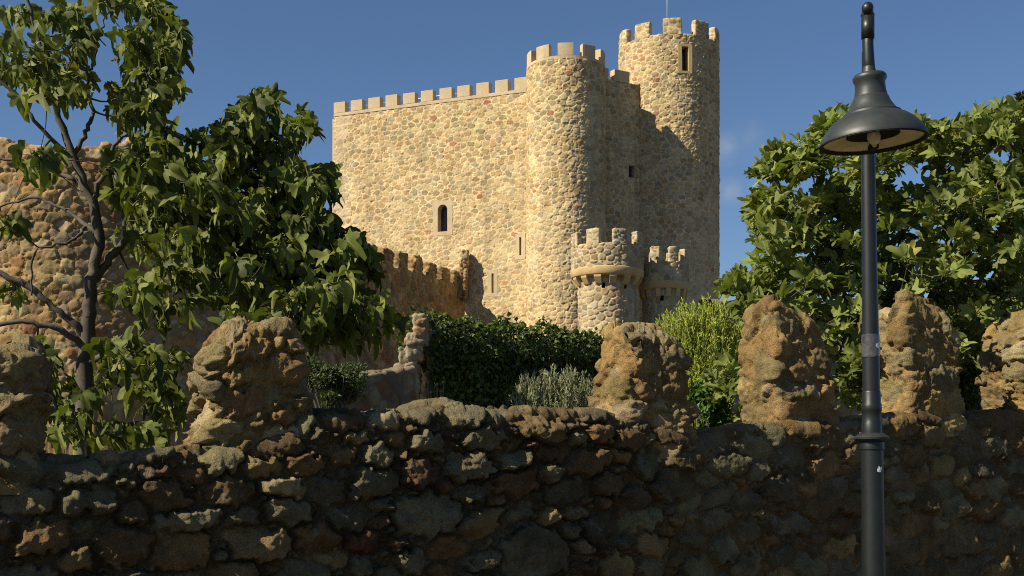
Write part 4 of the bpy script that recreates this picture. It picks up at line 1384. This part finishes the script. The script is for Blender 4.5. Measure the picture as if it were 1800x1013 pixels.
# dry flower stalks on the wall
rng = np.random.default_rng(51)
t = thing('dry_plant', 'dry brown flower stalks standing behind the wall before the ivy', 'plant', tuple(at(768, 935, 9.3)))
paths, heads = [], []
for (px, py, bx) in ((752, 672, 764), (757, 690, 765), (768, 676, 766), (775, 688, 768), (779, 672, 771), (746, 695, 762)):
    e = at(px, py, 9.3 + rng.normal(0, .03)); b_ = at(bx, 935, 9.3)
    S = smooth_path(np.array([b_, (b_ + e) / 2 + rng.normal(0, .01, 3), e]), 8)
    paths.append((S, np.linspace(.005, .003, 8)))
    paths.append((np.array([e - [0, 0, .012], e, e + [0, 0, .012]]), [.004, .013, .003]))
    e2 = S[5] + np.array([rng.normal(0, .03), rng.normal(0, .03), .05])
    paths.append((np.array([S[5], e2]), [.003, .002]))
    paths.append((np.array([e2 - [0, 0, .009], e2, e2 + [0, 0, .009]]), [.003, .009, .003]))
V, F = tube_mesh(paths, 6)
mesh_obj('stalks', V, F, M_DRY, t)

# slim conifer far behind the right fig, only its tip in view
rng = np.random.default_rng(53)
ct = thing('conifer_tree', 'dark tip of a slim conifer rising behind the fig at the right edge', 'tree', (17.2, 40.0, 3.0))
S = np.array([[17.2, 40, 2.0], [17.2, 40, 8.0], [17.15, 40, 13.75]])
V, F = tube_mesh([(S, [.16, .10, .02])], 8)
mesh_obj('trunk', V, F, M_BARK, ct)
n = 5000
z = 4 + (rng.random(n) ** .8) * 9.75
rr = (.06 + (13.75 - z) * .10) * np.sqrt(rng.random(n)); a = rng.uniform(0, 6.283, n)
P = np.stack([17.17 + rr * np.cos(a), 40 + rr * np.sin(a), z], 1)
leaf_cloud('crown', P, np.stack([np.cos(a), np.sin(a), a * 0 + .8], 1), .20, [(.03, .045, .015), (.04, .055, .02)], M_IVY, ct, rng, .3, 2, -.3)

# ================================================================== STREET LAMP
PX, PY = at(1533, 800, 6.5)[0], 6.5
lean = -.0135
lamp = thing('street_lamp', 'dark green metal street lamp with bell shaped hood and stepped post', 'street lamp', (PX, PY, 0))
zz = lambda y, Y=6.5: EYE + (HORIZ - y) / F_PX * Y
rp = lambda px_, Y=6.5: px_ / 2 * Y / F_PX
cx_at = lambda z: PX + (z - EYE) * lean


def lamp_lathe(name, pts, mat, parent, C=None, n=40, tilt=None, closed=False, smooth=True):
    V, F = lathe(pts, n, (0, 0), closed)
    if C is None:
        V[:, 0] += PX + (V[:, 2] - EYE) * lean
        V[:, 1] += PY
    else:
        if tilt is not None:
            V = V - np.array([0, 0, tilt[0]])
            a, b = tilt[1], tilt[2]
            Rm = np.array([[math.cos(a), 0, math.sin(a)], [0, 1, 0], [-math.sin(a), 0, math.cos(a)]])
            Rx = np.array([[1, 0, 0], [0, math.cos(b), -math.sin(b)], [0, math.sin(b), math.cos(b)]])
            V = V @ (Rx @ Rm).T + np.array([0, 0, tilt[0]])
        V[:, 0] += C[0]; V[:, 1] += C[1]
    o = mesh_obj(name, V, F, mat, parent, smooth=smooth)
    md = o.modifiers.new('edge', 'EDGE_SPLIT'); md.split_angle = R(38)
    return o


base_ = lamp_lathe('post_base', [(.001, -.02), (rp(62), -.02), (rp(62), .10), (rp(54), .14), (rp(46), .3), (rp(42), .34), (rp(41), zz(1013)), (rp(38.5), zz(880)), (rp(38.5), zz(792)), (rp(42), zz(790)), (rp(42), zz(780)), (rp(40), zz(776)), (.001, zz(776))], M_METAL, lamp)
lamp_lathe('flange', [(.001, zz(777)), (rp(44), zz(777)), (rp(60), zz(772)), (rp(61), zz(769)), (rp(58), zz(767.5)), (rp(38), zz(761)), (.001, zz(761))], M_METAL2, lamp)
lamp_lathe('post_collar', [(.001, zz(763)), (rp(35), zz(763)), (rp(35), zz(744)), (rp(33), zz(742)), (rp(33), zz(724)), (rp(35), zz(722)), (rp(35), zz(712)), (rp(32), zz(709)), (rp(32), zz(690)), (rp(30.5), zz(688)), (.001, zz(688))], M_METAL, lamp)
z_arc = zz(30)
lamp_lathe('post', [(.001, zz(690)), (rp(30), zz(690)), (rp(29), zz(600)), (rp(26), zz(450)), (rp(24.5), zz(300)), (rp(19), zz(200)), (rp(17), zz(92))], M_METAL, lamp)
# wrapped tape and torn sticker
V, F = lathe([(rp(30) + .0012, zz(628)), (rp(29.6) + .004, zz(618)), (rp(29.4) + .0015, zz(610)), (rp(29.2) + .004, zz(602)), (rp(29) + .0015, zz(588))], 40)
rng = np.random.default_rng(3)
rad_ = np.hypot(V[:, 0], V[:, 1])
V[:, :2] *= (1 + np.abs(fbm(V * 60, 3, 4)) * .06)[:, None]
V[:, 2] += .008 * fbm(V * 14, 2, 9)
V[:, 0] += PX + (V[:, 2] - EYE) * lean; V[:, 1] += PY
mesh_obj('tape', V, F, M_TAPE, lamp)


def on_post(px_off, z, rad):
    a = math.asin(max(-.95, min(.95, px_off / rad)))
    return (cx_at(z) + rad * math.sin(a), PY - rad * math.cos(a), z)


def patch(name, cxp, cyp, wpx, hpx, rad, mat, seed):
    rng = np.random.default_rng(seed)
    bm = bmesh.new()
    vs = []
    for a in np.linspace(0, 2 * math.pi, 11)[:-1]:
        k = rng.uniform(.65, 1.1)
        z = zz(cyp) + math.sin(a) * k * hpx / 2 * 6.5 / F_PX
        x = (cxp - 1533) * 6.5 / F_PX - (zz(cyp) - EYE) * 0 + math.cos(a) * k * wpx / 2 * 6.5 / F_PX
        vs.append(bm.verts.new(on_post(x, z, rad + .0022)))
    bm.faces.new(vs)
    return bm_obj(name, bm, mat, lamp)


patch('sticker', 1540, 825, 11, 12, rp(38.5), M_STICK, 1)
patch('sticker', 1541, 609, 9, 13, rp(29.5) + .004, M_STICK, 2)
# gooseneck arm over to the hood
YH = 6.03
xh = at(1534, 240, YH)[0]
za = zz(22)
zh = lambda y: EYE + (HORIZ - y) / F_PX * YH
rr_ = (PY - YH) / 2
arm = []
for a in np.linspace(0, math.pi, 17):
    Ya = (PY + YH) / 2 + rr_ * math.cos(a)
    arm.append(((1525.5 - 900) / F_PX * Ya, Ya, zz(78) + rr_ * .55 * math.sin(a) + (zh(80) - zz(78)) * (a / math.pi) ** 3))
hood_top = EYE + (HORIZ - 133) / F_PX * YH
arm.append((at(1527, 0, YH)[0], YH, (arm[-1][2] + hood_top) / 2))
arm.append((at(1530, 0, YH)[0], YH, hood_top - .03))
V, F = tube_mesh([(np.array(arm), [.028] * 17 + [.029, .0295])], 20)
arm_o = mesh_obj('arm', V, F, M_METAL, lamp)
fb = at(1525, 15, 6.02)
V, F = lathe([(.001, -.031), (.017, -.026), (.027, -.014), (.030, 0), (.027, .014), (.017, .026), (.001, .031)], 28)
mesh_obj('finial', V + fb, F, M_METAL, arm_o)
fb = at(1525, 27, 6.06)
V, F = lathe([(.001, -.035), (.022, -.03), (.030, -.012), (.036, 0), (.030, .012), (.022, .03), (.001, .035)], 28)
mesh_obj('elbow', V + fb, F, M_METAL, arm_o)
V, F = lathe([(.001, zh(68)), (.0325, zh(68)), (.0325, zh(30)), (.001, zh(30))], 28, (at(1525.5, 0, YH)[0], YH))
mesh_obj('sleeve', V, F, M_METAL, arm_o)
rh = lambda p: p / 2 * YH / F_PX
zc = zh(228)
TL = (zc, R(-3.8), R(1.0))
outer = [(rh(20), zh(118)), (rh(24), zh(128)), (rh(52), zh(132)), (rh(58), zh(136)), (rh(58), zh(141)), (rh(52), zh(146)), (rh(52), zh(158)), (rh(57), zh(170.5)), (rh(58.5), zh(171)), (rh(68), zh(183)), (rh(80), zh(192)), (rh(91), zh(199)), (rh(97), zh(200)), (rh(100), zh(200.5)),
         (rh(101), zh(203.5)), (rh(122), zh(208.5)), (rh(146), zh(217.5)), (rh(165), zh(228.5)), (rh(178), zh(239)), (rh(186), zh(247)), (rh(186), zh(250)), (rh(182), zh(251))]
inner = [(rh(178), zh(249)), (rh(172), zh(245)), (rh(140), zh(240.5)), (rh(104), zh(238)), (rh(96), zh(239)), (rh(92), zh(238))]
hood = lamp_lathe('lamp_shade', outer + [inner[0]], M_HOOD, lamp, (xh, YH), 64, TL)
lamp_lathe('reflector', inner, M_REFL, hood, (xh, YH), 64, TL)
# rim gasket, bulb and holder inside
lamp_lathe('rim', [(rh(181), zh(249)), (rh(172), zh(246)), (rh(170), zh(247.5)), (rh(178), zh(252)), (rh(185), zh(251.5))], M_DARK, hood, (xh, YH), 64, TL, True)
lamp_lathe('reflector_cup', [(.002, zh(222)), (rh(70), zh(224)), (rh(86), zh(231)), (rh(92), zh(238.5))], M_METAL2, hood, (xh, YH), 48, TL)
bx, bz = xh + .012, zh(240)
V, F = lathe([(.001, .046), (.02, .030), (.032, .028), (.036, .008), (.033, -.012), (.024, -.028), (.015, -.030), (.014, -.07)], 28)
Vb = np.stack([V[:, 0] + bx + (V[:, 2]) * -.3, YH + .02 - V[:, 2] * .85, bz + V[:, 1] * 0 + V[:, 1] + V[:, 2] * .3], 1)
mesh_obj('bulb', Vb, F, M_BULB, hood)
bm = bmesh.new()
prism_box(bm, (bx + .026, YH + .115, bz - .024), (1, 0, 0), (0, 1, 0), UPV, .020, .035, .014)
prism_box(bm, (bx + .026, YH + .135, bz + .006), (1, 0, 0), (0, 1, 0), UPV, .014, .010, .02)
bevel_all(bm, .006, 2)
bm_obj('lamp_holder', bm, M_DARK, hood)

# ================================================================== LIGHT, SKY, CAMERA
sun = bpy.data.lights.new('sun', 'SUN')
sun.energy = 5.0
sun.angle = R(.53)
sun.color = (1.0, .89, .69)
so = bpy.data.objects.new('sun', sun)
COL.objects.link(so)
sv = Vector((SUN_AZ[0] * math.cos(R(SUN_EL)), SUN_AZ[1] * math.cos(R(SUN_EL)), math.sin(R(SUN_EL))))
so.rotation_euler = (-sv).to_track_quat('-Z', 'Y').to_euler()
so.location = (-20, -10, 30)

w = bpy.data.worlds.new('World')
scene.world = w
w.use_nodes = True
nt = w.node_tree
bg = nt.nodes['Background']
sky = nt.nodes.new('ShaderNodeTexSky')
sky.sky_type = 'NISHITA'
sky.sun_disc = False
sky.sun_elevation = R(SUN_EL)
sky.sun_rotation = math.atan2(SUN_AZ[0], SUN_AZ[1])
sky.altitude = 700
sky.air_density = 1.0
sky.dust_density = 0.25
sky.ozone_density = 6.0
tc = nt.nodes.new('ShaderNodeTexCoord')
cn_ = nt.nodes.new('ShaderNodeTexNoise')
cn_.inputs['Scale'].default_value = 26
cn_.inputs['Detail'].default_value = 7
cn_.inputs['Roughness'].default_value = .62
cn_.inputs['Distortion'].default_value = .5
nt.links.new(tc.outputs['Generated'], cn_.inputs['Vector'])
tot = None
for (px, py, r, amt) in ((1276, 262, .016, .9), (1282, 338, .014, .8), (1320, 245, .02, .35), (1330, 330, .012, .4)):
    dv = at(px, py, 1.0) - np.array([0, 0, EYE]); dv /= np.linalg.norm(dv)
    ds = nt.nodes.new('ShaderNodeVectorMath'); ds.operation = 'DISTANCE'
    nt.links.new(tc.outputs['Generated'], ds.inputs[0]); ds.inputs[1].default_value = dv
    mr = ramp(nt, ds.outputs['Value'], r, 0.0, 0, amt)
    if tot is None: tot = mr
    else:
        ad = nt.nodes.new('ShaderNodeMath'); ad.operation = 'MAXIMUM'
        nt.links.new(tot, ad.inputs[0]); nt.links.new(mr, ad.inputs[1]); tot = ad.outputs[0]
ml = nt.nodes.new('ShaderNodeMath'); ml.operation = 'MULTIPLY'
nt.links.new(tot, ml.inputs[0]); nt.links.new(ramp(nt, cn_.outputs[0], .38, .72, 0, .75), ml.inputs[1])
cm = mixc(nt, ml.outputs[0], (0, 0, 0), (5.0, 5.2, 5.6))
nt.links.new(sky.outputs[0], [n_ for n_ in nt.nodes if n_.type == 'MIX'][-1].inputs[6])
nt.links.new(cm, bg.inputs['Color'])
bg.inputs['Strength'].default_value = .060

cam = bpy.data.cameras.new('camera')
cam.sensor_width = 36.0
cam.lens = F_PX / 1800.0 * 36.0
cam.shift_y = (HORIZ - 506.5) / 1800.0
cam.clip_start = .05
cam.clip_end = 12000
co = bpy.data.objects.new('camera', cam)
COL.objects.link(co)
co.location = (0, 0, EYE)
co.rotation_euler = (R(90), 0, 0)
scene.camera = co
scene.view_settings.view_transform = 'Standard'
scene.view_settings.look = 'None'
scene.view_settings.exposure = 0.64
scene.view_settings.gamma = 1.0
scene.cycles.use_denoising = False
scene.cycles.filter_width = 1.05
scene.cycles.use_adaptive_sampling = False
scene.cycles.max_bounces = 6
scene.cycles.caustics_reflective = False
scene.cycles.caustics_refractive = False
scene.cycles.sample_clamp_indirect = 4.0
